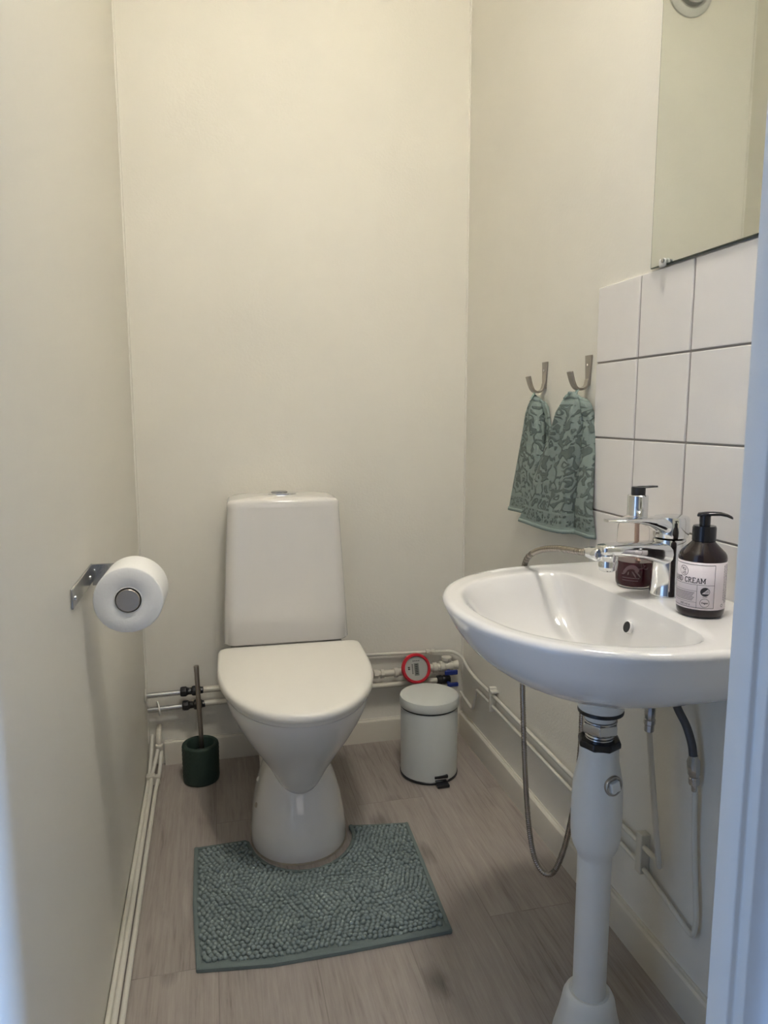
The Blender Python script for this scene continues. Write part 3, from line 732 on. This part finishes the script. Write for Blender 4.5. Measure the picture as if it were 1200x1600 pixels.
# slab-serif capitals, drawn stroke by stroke
GL = {'H': (.8, [[(.18, 0), (.18, 1)], [(.62, 0), (.62, 1)], [(.18, .5), (.62, .5)]], [(.18, 0), (.18, 1), (.62, 0), (.62, 1)]),
      'A': (.8, [[(.12, 0), (.40, 1)], [(.68, 0), (.40, 1)], [(.22, .33), (.58, .33)]], [(.12, 0), (.68, 0)]),
      'N': (.85, [[(.17, 0), (.17, 1)], [(.17, 1), (.68, 0)], [(.68, 0), (.68, 1)]], [(.17, 0), (.17, 1), (.68, 1)]),
      'D': (.8, [[(.18, 0), (.18, 1)], [(.18, 1), (.42, .98), (.62, .8), (.67, .5), (.62, .2), (.42, .02), (.18, 0)]], [(.12, 0), (.12, 1)]),
      'C': (.78, [[(.66, .74), (.56, .95), (.38, 1), (.2, .86), (.12, .5), (.2, .14), (.38, 0), (.56, .06), (.67, .26)]], []),
      'R': (.82, [[(.18, 0), (.18, 1)], [(.18, 1), (.5, .97), (.6, .77), (.5, .54), (.18, .5)], [(.38, .5), (.66, 0)]], [(.18, 0), (.14, 1), (.68, 0)]),
      'E': (.75, [[(.18, 0), (.18, 1)], [(.18, 0), (.62, 0), (.62, .18)], [(.18, 1), (.60, 1), (.60, .83)], [(.18, .5), (.46, .5)]], [(.14, 0), (.14, 1)]),
      'M': (1.0, [[(.17, 0), (.17, 1)], [(.17, 1), (.5, .22)], [(.5, .22), (.83, 1)], [(.83, 1), (.83, 0)]], [(.17, 0), (.13, 1), (.83, 0), (.87, 1)]), ' ': (.38, [], [])}
name = MB()
def bar(x0, y0, x1, y1, wd_):
    d = Vector((x1 - x0, y1 - y0)); l = d.length or 1; n = Vector((-d.y, d.x))/l*wd_/2; k = max(1, int(l/.002))
    for i in range(k):
        a = Vector((x0, y0)) + d*i/k; b_ = Vector((x0, y0)) + d*(i + 1)/k
        name.add([wrap(*(a + n), r_), wrap(*(b_ + n), r_), wrap(*(b_ - n), r_), wrap(*(a - n), r_)], [(0, 1, 2, 3)])
hh = .0072; wsc = .0070; cx0 = .0265 - sum(GL[c][0] for c in 'HAND CREAM')*wsc
for c in 'HAND CREAM':
    adv, strokes, feet = GL[c]
    for st in strokes:
        for (a0, b0), (a1, b1) in zip(st, st[1:]):
            bar(cx0 + a0*wsc, .0500 + b0*hh, cx0 + a1*wsc, .0500 + b1*hh, .0012 if abs(a0 - a1) < .1 or c == 'C' else .0009)
    for fx, fy in feet: bar(cx0 + (fx - .15)*wsc, .0500 + fy*hh + (.0003 if fy == 0 else -.0003), cx0 + (fx + .15)*wsc, .0500 + fy*hh + (.0003 if fy == 0 else -.0003), .0008)
    cx0 += adv*wsc
small = MB()
for k in range(6):
    small = join(small, patch(-.037, .0125 - (k % 3)*.0012, .0355 - k*.0021, .0355 - k*.0021 + .0007, r_))
small = join(small, text2d('aloe', .0042, -.030, .0412, align='LEFT'), text2d('300 ml e', .0045, -.0085, .0172, align='LEFT'))
side = MB()
random.seed(3)
for c_ in range(5):
    u = .0545 + c_*.0030; z = .0210 if c_ else .0255
    while z < .0755:
        ln = random.uniform(.0012, .0042); side = join(side, patch(u, u + .0010, z, min(z + ln, .0760), r_, 1)); z += ln + .0007
side = join(side, ring2d(.0525, .0185, .0022, .0006, 16))
build('label_print', join(frm, logo, swan, veg, name, small, side), M['ink'], lab, smooth=False)

# ------------------------------------------------------------------ SOAP BOTTLE behind the tap
PX, PY, PZ = -.1005, 1.030, RZ + .0022
t = thing('soap_bottle', (PX, PY, PZ), 'clear pump bottle with dark red soap, standing behind the tap', 'bottle')
build('bottle_body', MB().lathe([(.024, 0), (.0275, .001), (.0298, .005), (.0305, .012), (.0308, .05), (.0305, .085), (.0295, .100), (.0262, .110), (.0205, .1155), (.0150, .118), (.0150, .121)], (PX, PY, PZ), seg=56), M['glass'], t)
build('soap_liquid', MB().lathe([(.022, .0015), (.0268, .003), (.0286, .007), (.0292, .013), (.0294, .042), (.0294, .0425)], (PX, PY, PZ), seg=56), M['liquid'], t)
build('metal_collar', MB().lathe([(.0150, .1165), (.0166, .1175), (.0164, .1200), (.0164, .1500), (.0152, .1512), (.008, .1515)], (PX, PY, PZ), seg=48), M['chrome'], t)
build('pump_head', MB().lathe([(.0105, .1510), (.0112, .1520), (.0112, .1630), (.0105, .1642), (.004, .1645)], (PX, PY, PZ), seg=36), M['black'], t)
nd = Vector((.80, -.60, 0)).normalized(); nn_ = Vector((-nd.y, nd.x, 0)); cc = Vector((PX, PY, PZ)); nz_ = []
for a, z, hw, hh in ((-.006, .1635, .006, .001), (0, .1638, .0080, .0018), (.012, .1645, .0060, .0020), (.022, .1655, .0042, .0018), (.0295, .1658, .0032, .0014)):
    nz_.append([cc + nd*a + nn_*hw*math.cos(2*PI*k/14) + Vector((0, 0, z + hh*math.sin(2*PI*k/14))) for k in range(14)])
build('pump_nozzle', MB().loft(nz_), M['black'], t, angle=60)
build('dip_tube', MB().tube([(PX, PY, PZ + .118), (PX + .001, PY - .001, PZ + .06), (PX + .003, PY - .004, PZ + .0405)], .0034, seg=12), M['straw'], t)
# etched picture and two text lines on the lower front
def wrap2(u, z, r):
    a = math.atan2(-PY, -.7775 - PX) + u/.0300
    return (PX + r*math.cos(a), PY + r*math.sin(a), PZ + z)
et = MB()
def stroke(pts, wd):
    P_ = spline([(a, b, 0) for a, b in pts], 5); vs = []
    for i, p in enumerate(P_):
        d = (P_[min(i+1, len(P_)-1)] - P_[max(i-1, 0)]).normalized(); n = Vector((-d.y, d.x, 0))
        ww = wd*(.35 + .65*math.sin(PI*min(1, max(0, i/(len(P_)-1)))))
        for s_ in (1, -1): vs.append(wrap2(p.x + n.x*ww*s_, p.y + n.y*ww*s_, .0312))
    et.add(vs, [(2*k, 2*k+1, 2*k+3, 2*k+2) for k in range(len(P_)-1)])
stroke([(-.018, .026), (-.010, .034), (-.002, .036), (.004, .031), (.002, .027)], .0034)
stroke([(-.012, .029), (-.017, .024), (-.021, .0235)], .0013)
stroke([(.000, .030), (.006, .024), (.009, .0195)], .0012)
stroke([(-.004, .029), (.000, .023), (.002, .0190)], .0012)
stroke([(-.009, .028), (-.010, .022)], .0010)
stroke([(.004, .033), (.012, .035), (.017, .040)], .0009)
stroke([(.011, .035), (.018, .033), (.021, .036)], .0008)
stroke([(.014, .037), (.013, .042)], .0007)
random.seed(5)
for zt in (.0168, .0125):
    u = -.019
    while u < .006:
        l_ = random.uniform(.0012, .003); et.add([wrap2(u, zt, .0312), wrap2(u + l_, zt, .0312), wrap2(u + l_, zt + .0018, .0312), wrap2(u, zt + .0018, .0312)], [(0, 1, 2, 3)]); u += l_ + .0006
build('etched_print', et, M['etch'], t, smooth=False)

# ------------------------------------------------------------------ WALL HOOKS AND TOWELS
def hook(y, z, label):
    t = thing('wall_hook', (0, y, z - .065), label, 'hook', 'satin metal wall hooks')
    m = MB()
    rings = []
    for x0, x1, hw, zz_ in ((-.0005, -.0045, .0135, z), (-.0005, -.0045, .0118, z - .02), (-.0005, -.0048, .0095, z - .045), (-.0005, -.006, .0078, z - .062)):
        rings.append([Vector((x0, y - hw, zz_)), Vector((x0, y + hw, zz_)), Vector((x1, y + hw*.92, zz_)), Vector((x1, y - hw*.92, zz_))])
    m.loft(rings)
    build('back_plate', m, M['hook'], t, angle=30, bevel=.0008)
    pr = spline([(-.004, 0, z - .050), (-.008, 0, z - .064), (-.018, .0, z - .070), (-.030, 0, z - .068), (-.038, 0, z - .056), (-.045, 0, z - .034)], 8)
    rings = []
    for i, p in enumerate(pr):
        d = (pr[min(i+1, len(pr)-1)] - pr[max(i-1, 0)]).normalized(); n = Vector((-d.z, 0, d.x)); f = i/(len(pr)-1)
        hw = .0072 + .0020*max(0, f - .5)*2; th = .0022 + .0010*f
        p = p + Vector((0, y, 0))
        rings.append([p + Vector((0, hw*a_, 0)) + n*th*b_ for a_, b_ in ((-1, -1), (1, -1), (1, 1), (-1, 1))])
    build('prong', MB().loft(rings), M['hook'], t, angle=40, bevel=.0007)
    build('screw_head', MB().lathe([(.0028, 0), (.0026, .0012), (.0012, .0018)], (-.0045, y, z - .020), direction=(-1, 0, 0), seg=16), M['chrome'], t)
hook(1.583, 1.166, 'satin metal wall hook holding the towel nearer the back wall')
hook(1.380, 1.166, 'satin metal wall hook beside the white tiles, holding the nearer towel')

def towel(y0, ztop, ybl, ybr, zb, seed, label, xo=0):
    """front layer of a small square towel hung by a loop; gathered on top, flaring below; right edge folds back to the wall"""
    t = thing('hand_towel', (-.03, y0, zb), label, 'towel', 'sage green hand towels')
    ns, nt = 130, 90; vs = []; uv = []
    rnd = random.Random(seed); ph = [rnd.uniform(0, 6) for _ in range(6)]
    def P(s, v):       # s 0 left .. 1 right, v 0 top .. 1 bottom
        e = v**1.02
        sh = .034 if seed == 1 else .022
        yl = y0 + sh*min(1, v/.05)**.5 + (ybl - y0 - sh)*e
        yr = y0 - .026*min(1, v/.05)**.5 - .012*min(1, v/.25)**.8 + (ybr - y0 + .038)*v**1.3
        q = s; wd = yl - yr
        y = yl - wd*q
        x = xo*(1 - .6*s) - .026 - .010*v - .010*math.sin(PI*min(1, q/.78))*(1 - .5*v)
        x += -.0045*(1 - v)*math.sin(q*11 + ph[0]) - .003*math.sin(q*6 + ph[1] + v*2)
        vv = .76 + .02*math.sin(v*5)                      # a deep crease beside the right edge
        k = math.exp(-((q - vv)/.022)**2); x += .036*k*min(1, v/.12)*(1 if v < .7 else max(0, 1 - (v - .7)/.3)**.6)
        x += .017/(1 + math.exp(-(q - vv)/.008))*min(1, v/.15)
        if q > .95: x += .012*((q - .95)/.05)**2
        if q < .05: x += .010*((.05 - q)/.05)**2
        if v > .8 and q > vv: x += .010*(v - .8)/.2
        hz = (zb - ztop)*v
        z = ztop + hz + .012*(1 - v)**8*(1 - ((s - .45)/.5)**2) + .0015*math.sin(q*9 + ph[2])*v
        if v < .12: x *= (.75 + .25*(v/.12))
        return (min(x, -.006), y, z)
    for j in range(nt + 1):
        row_ = [Vector(P(i/ns, j/nt)) for i in range(ns + 1)]; cum = [0]
        for i in range(ns): cum.append(cum[-1] + (row_[i+1] - row_[i]).length)
        for i in range(ns + 1):
            vs.append(tuple(row_[i])); uv.append(((cum[i] - cum[ns//2])/.29 + seed*.37 + .5, 1 - j/nt))
    fs = [(j*(ns+1) + i, j*(ns+1) + i + 1, (j+1)*(ns+1) + i + 1, (j+1)*(ns+1) + i) for j in range(nt) for i in range(ns)]
    # surface relief so that the raised terry strokes stand out at the outline too
    o = build('terry_cloth', MB().add(vs, fs), M['towel'], t, angle=180, solid=.005)
    ul = o.data.uv_layers.new(name='UVMap')
    for lp in o.data.loops: ul.data[lp.index].uv = uv[lp.vertex_index]
    # hem bands
    for v0, v1 in ((0, .035), (.975, 1.004)):
        rows_ = []
        for v in (v0, (v0 + v1)/2, v1):
            rows_.append([Vector(P(i/120, max(0, v))) + Vector((-.0012, 0, 0)) for i in range(121)])
        build('hem', MB().loft(rows_, False, False, closed=False), M['towel_hem'], t, angle=180, solid=.0068)
    # loop
    zt = ztop + .004
    lp = MB()
    hk = Vector((-.024, y0 + .002, 1.100))
    for s_ in (-1, 1):
        a = Vector((-.030 + .006*s_, y0 + .006*s_ + .004, zt)); pts = spline([a, (a + hk)/2 + Vector((0, .003*s_, 0)), hk + Vector((0, .001*s_, -.0015))], 4)
        rows_ = [[p + Vector((.0005, -.0045, 0)), p + Vector((-.0012, -.0045, 0)), p + Vector((-.0012, .0045, 0)), p + Vector((.0005, .0045, 0))] for p in pts]
        lp.loft(rows_)
    build('hanging_loop', lp, M['towel_loop'], t)
    return t
towel(1.585, 1.076, 1.705, 1.478, .802, 1, 'sage green patterned hand towel hanging nearer the back wall, partly covered', .004)
towel(1.378, 1.078, 1.586, 1.312, .788, 2, 'sage green patterned hand towel hanging beside the white tiles', -.022)

# ------------------------------------------------------------------ TOILET PAPER HOLDER AND ROLL
RX, RY, RZZ = -.9185, 1.200, .7445
t = thing('toilet_roll_holder', (-W, 1.23, .76), 'flat steel toilet roll holder screwed to the left wall', 'toilet roll holder')
RO = .055; ax = Vector((.03, 1, 0)).normalized()        # roll axis, running away from the viewer
pl = MB()
pl.box(-W, 1.122, .754, -W + .004, 1.315, .786)
bp_ = build('wall_plate', pl, M['chrome_dull'], t, bevel=.002)
for y in (1.140, 1.280):
    build('screw', MB().lathe([(.004, 0), (.0036, .0016), (.0015, .0024)], (-W + .004, y, .768), direction=(1, 0, 0), seg=16), M['chrome'], bp_)
arm = MB(); arm.box(-W + .003, 1.306, .748, -.905, 1.310, .786)
build('arm', arm, M['chrome_dull'], t, bevel=.0008)
cR = Vector((RX, RY, RZZ))
build('spindle', MB().lathe([(.0175, -.004), (.0190, -.002), (.0190, .106)], cR, direction=ax, seg=40), M['steel'], t)
roll_ = thing('toilet_roll', tuple(cR), 'white toilet paper roll on the steel holder on the left wall', 'toilet roll')
random.seed(9)
rm = MB(); seg = 72
pr = [(.0222, .000), (.0228, -.0004), (RO - .002, -.0012), (RO - .0004, 0), (RO, .002), (RO, .094), (RO - .001, .096), (.0225, .0965)]
qq = Vector((0, 0, 1)).rotation_difference(ax); rings = []
for r, z in pr:
    rings.append([cR + qq @ Vector((r*(1 + .006*math.sin(3*a + 1))*math.cos(a), r*(1 + .006*math.sin(3*a + 1))*math.sin(a), z)) for a in [2*PI*k/seg for k in range(seg)]])
rings.append(rings[0]); rm.loft(rings, False, False)
build('paper', rm, M['paper'], roll_, angle=50)
build('core', MB().lathe([(.0225, -.0006), (.0212, -.0004), (.0212, .0960), (.0225, .0962)], cR, direction=ax, seg=48, cap0=False, cap1=False), M['white_plastic'], roll_, solid=.0008)

# ------------------------------------------------------------------ PIPES ALONG THE BACK WALL
def pipe(mb_, pts, r, f=.02, n=5, seg=14): return mb_.tube(fillet(pts, f, n), r, seg=seg, smooth=1)
t = thing('water_pipe', (-.6, 2.09, .235), 'upper of the two thick water pipes crossing the back wall behind the toilet', 'pipe')
build('painted_section', pipe(MB(), [(-.825, 2.092, .235), (-.309, 2.092, .235)], .0095), M['pipe_paint'], t)
build('chrome_section', pipe(MB(), [(-.988, 2.092, .231), (-.885, 2.092, .233)], .0078), M['chrome_dull'], t)
def coupling(x, y, z, par, m='black'):
    build('black_coupling', MB().lathe([(.009, -.030), (.0135, -.029), (.0150, -.024), (.0150, -.013), (.0125, -.010), (.0105, -.006), (.0105, .002), (.0135, .004), (.0150, .008), (.0150, .020), (.0130, .026), (.0105, .028), (.0098, .036)], (x, y, z), direction=(1, 0, 0), seg=10), M['black'], par, angle=30, bevel=.0008)
coupling(-.862, 2.092, .2345, t)
build('wall_ring', MB().lathe([(.010, .001), (.021, .001), (.019, .005), (.010, .006)], (-W + .0005, 2.092, .231), direction=(1, 0, 0), seg=28), M['pipe_paint'], t)
t = thing('water_pipe', (-.6, 2.09, .19), 'lower of the two thick water pipes crossing the back wall behind the toilet', 'pipe')
build('painted_section', pipe(MB(), [(-.825, 2.092, .193), (-.10, 2.092, .197)], .0088), M['pipe_paint'], t)
build('chrome_section', pipe(MB(), [(-.985, 2.092, .187), (-.885, 2.092, .190)], .0080), M['chrome_dull'], t)
coupling(-.858, 2.092, .1915, t)
build('loose_ring', MB().lathe([(.0105, -.001), (.0215, -.001), (.0215, .002), (.0105, .003)], (-.955, 2.092, .188), direction=(1, .25, .1), seg=28), M['white_plastic'], t)

# water meter
MX, MY, MZ = -.176, 2.072, .250
t = thing('water_meter', (MX, 2.09, .235), 'round water meter with a red ring on the back wall above the bin', 'water meter')
md = Vector((.02, -.93, .36)).normalized(); mc = Vector((MX, MY, MZ)); mq = Vector((0, 0, 1)).rotation_difference(md)
build('meter_housing', MB().lathe([(.030, -.035), (.036, -.010), (.036, .000)], mc, direction=md, seg=40), M['pipe_paint'], t)
build('red_ring', MB().lathe([(.038, -.008), (.0455, -.006), (.0475, .000), (.0470, .008), (.0445, .012), (.0385, .0125), (.0372, .008), (.0370, .004)], mc, direction=md, seg=56), M['red'], t)
fc = build('meter_face', MB().lathe([(.0372, .0045), (.0372, .0060)], mc, direction=md, seg=48), M['meterface'], t)
def face_box(x0, y0, x1, y1, z0, z1):
    m = MB().box(x0, y0, z0, x1, y1, z1); right = Vector((1, 0, 0)); up = md.cross(right).normalized() ; right = up.cross(md).normalized()
    if up.z < 0: up = -up
    if right.x < 0: right = -right
    m.v = [tuple(mc + right*a + up*b_ + md*c_) for a, b_, c_ in m.v]; return m
build('meter_display', face_box(-.0065, -.022, .0085, .016, .006, .0068), M['lcd'], fc, smooth=False)
mk = MB()
for i in range(6): mk = join(mk, face_box(-.0035, -.0175 + i*.0055, .0050, -.0145 + i*.0055, .0069, .0071))
mk = join(mk, face_box(-.0270, -.003, -.0205, .0015, .0061, .0064), face_box(-.0270, .0025, -.0205, .0065, .0061, .0064))
for i in range(7): mk = join(mk, face_box(-.0140, -.016 + i*.0045, -.0105, -.0130 + i*.0045, .0061, .0064))
for i in range(4): mk = join(mk, face_box(-.010 + i*.006, .022, -.006 + i*.006, .0245, .0061, .0064))
build('meter_print', mk, M['ink'], fc, smooth=False)
ft = MB()
X = (1, 0, 0)
ft.lathe([(.011, 0), (.0145, .001), (.0145, .014), (.011, .016), (.0105, .022), (.0150, .023), (.0150, .033), (.011, .034)], (-.308, 2.092, .235), direction=X, seg=8)
ft.lathe([(.011, -.002), (.0112, .030), (.0150, .031), (.0150, .042), (.012, .044), (.0115, .062)], (-.272, 2.092, .235), direction=X, seg=20)
build('inlet_fitting', ft, M['pipe_paint'], t, angle=30)
ft = MB()
ft.lathe([(.012, 0), (.0120, .022), (.0160, .024), (.0165, .036), (.0130, .038), (.0130, .05)], (-.138, 2.092, .240), direction=X, seg=16)
build('outlet_fitting', ft, M['pipe_paint'], t, angle=30)

# stop valves
t = thing('stop_valve', (-.06, 2.09, .245), 'painted stop valve with blue handle right of the water meter, the upper of two', 'valve')
vb = MB()
vb.lathe([(.014, 0), (.017, .002), (.017, .014), (.014, .016), (.016, .020), (.018, .034), (.014, .044)], (-.092, 2.092, .242), direction=X, seg=16)
vb.lathe([(.012, 0), (.013, .010), (.017, .012), (.017, .020), (.009, .022)], (-.068, 2.092, .252), seg=8)
vb.lathe([(.011, 0), (.015, .02)], (-.05, 2.092, .243), direction=X, seg=16)
build('valve_body', vb, M['pipe_paint'], t, angle=30)
build('blue_handle', MB().box(-.083, 2.058, .222, -.040, 2.066, .238).box(-.072, 2.062, .226, -.060, 2.078, .236), M['blue'], t, bevel=.003)
t = thing('stop_valve', (-.06, 2.09, .19), 'dark stop valve with blue handle behind the bin, below the other one', 'valve')
vb = MB().lathe([(.012, 0), (.0155, .002), (.0155, .016), (.013, .018), (.015, .022), (.015, .038), (.012, .044)], (-.100, 2.092, .197), direction=X, seg=16)
build('valve_body', vb, M['black'], t, angle=30)
build('blue_handle', MB().box(-.076, 2.050, .186, -.040, 2.060, .199).box(-.072, 2.056, .188, -.062, 2.078, .197), M['blue'], t, bevel=.003)

# thin pipes running round the corner to the tap
t = thing('supply_pipe', (-.02, 1.6, .235), 'upper of two thin painted pipes running round the corner along the right wall', 'pipe', None)
build('pipe_run', pipe(MB(), [(-.45, 2.112, .296), (-.117, 2.112, .287), (-.045, 2.112, .283), (-.013, 2.100, .268), (-.0115, 2.045, .243), (-.011, 1.96, .2365), (-.011, 1.85, .238), (-.011, 1.40, .2335), (-.011, 1.10, .2365), (-.020, 1.035, .2430), (-.036, 1.012, .252), (-.046, 1.014, .33), (-.055, 1.028, .47), (-.058, 1.030, .505)], .0052, .03), M['pipe_wall'], t)
build('pipe_joint', MB().lathe([(.0055, 0), (.0085, .001), (.0085, .011), (.0065, .013), (.0065, .017), (.0088, .018), (.0088, .028), (.0060, .030)], (-.132, 2.112, .2875), direction=X, seg=8), M['pipe_paint'], t, angle=30)
build('tap_union', MB().lathe([(.0060, 0), (.0085, .002), (.0085, .014), (.0100, .016), (.0100, .024), (.0085, .026), (.0092, .030), (.0092, .045), (.0078, .05), (.0075, .12)], (-.058, 1.030, .500), direction=(-.06, -.10, 1), seg=10), M['chrome_dull'], t, angle=30)
t = thing('supply_pipe', (-.02, 1.5, .2), 'lower of two thin painted pipes running along the right wall below the basin', 'pipe', None)
build('pipe_run', pipe(MB(), [(-.012, 2.11, .142), (-.011, 2.0, .126), (-.011, 1.970, .205), (-.011, 1.93, .2065), (-.011, 1.40, .2000), (-.011, 1.10, .1950), (-.011, .945, .162), (-.011, .940, .20), (-.0105, .958, .33), (-.014, .960, .43)], .0048, .014), M['pipe_wall'], t)
build('tap_union', MB().lathe([(.0050, -.012), (.0055, 0), (.0090, .001), (.0090, .012), (.0075, .014), (.0098, .018), (.0105, .030), (.0105, .042), (.0080, .048), (.0070, .052)], (-.016, .960, .434), direction=(-.10, 0, 1), seg=10), M['chrome_dull'], t, angle=30)
build('braided_hose', MB().tube([(-.021, .960, .482), (-.024, .962, .505), (-.032, .968, .535), (-.046, .974, .565), (-.060, .972, .60), (-.07, .966, .64)], .0068, seg=14), M['braid'], t)
def pipe_clip(x0, y0, z0, x1, y1, z1, label, slot=True):
    t_ = thing('pipe_clip', ((x0+x1)/2, (y0+y1)/2, z0), label, 'pipe clip', 'painted pipe clips')
    return t_
c = tag(build('pipe_clip', MB().box(-.021, 1.838, .188, -.0, 1.850, .262).box(-.021, 1.822, .249, .0, 1.850, .2555), M['pipe_wall'], bevel=.002), 'painted pipe clip on the right wall near the back corner', 'pipe clip', 'pipe clips')
c = tag(build('pipe_clip', MB().box(-.020, 1.090, .182, .0, 1.108, .262), M['pipe_wall'], bevel=.002), 'painted pipe clip on the right wall behind the drain pipe', 'pipe clip', 'pipe clips')

# pipes on the floor along the left wall
def floor_pipe_(label, pts, r, f=.03):
    return tag(build('floor_pipe', pipe(MB(), pts, r, f), M['pipe_wall']), label, 'pipe', 'thin pipes along the foot of the left wall')
floor_pipe_('thin painted floor pipe tight against the left wall', [(-.978, 2.124, .095), (-.980, 2.085, .060), (-.984, 2.03, .012), (-.9848, 1.90, .009), (-.9848, .60, .009)], .0056)
floor_pipe_('middle of the three thin painted pipes by the left wall', [(-.958, 2.085, .080), (-.968, 2.05, .042), (-.976, 2.02, .020), (-.9745, 1.95, .0135), (-.9735, .60, .0135)], .0058)
floor_pipe_('outermost thin painted pipe by the left wall, nearest the mat', [(-.952, 2.080, .062), (-.955, 2.03, .018), (-.9615, 1.97, .008), (-.9615, .60, .008)], .0056)
t = tag(build('pipe_elbow', pipe(MB(), [(-.958, 2.127, .120), (-.958, 2.094, .108), (-.957, 2.082, .060)], .0085, .02).lathe([(.010, 0), (.0115, .002), (.0115, .014), (.010, .016)], (-.957, 2.084, .068), direction=(0, -.2, 1), seg=12), M['pipe_paint']), 'painted pipe elbow entering the back wall in the left corner', 'pipe')
for y, lb in ((2.008, 'painted pipe clip on the floor pipes at the far left corner'), (1.125, 'painted pipe clip on the floor pipes at the near end of the left wall')):
    tag(build('pipe_clip', MB().box(-.990, y - .007, .0, -.9525, y + .007, .026).box(-.990, y - .009, .022, -.966, y + .009, .029), M['pipe_paint'], bevel=.0015), lb, 'pipe clip', 'pipe clips')
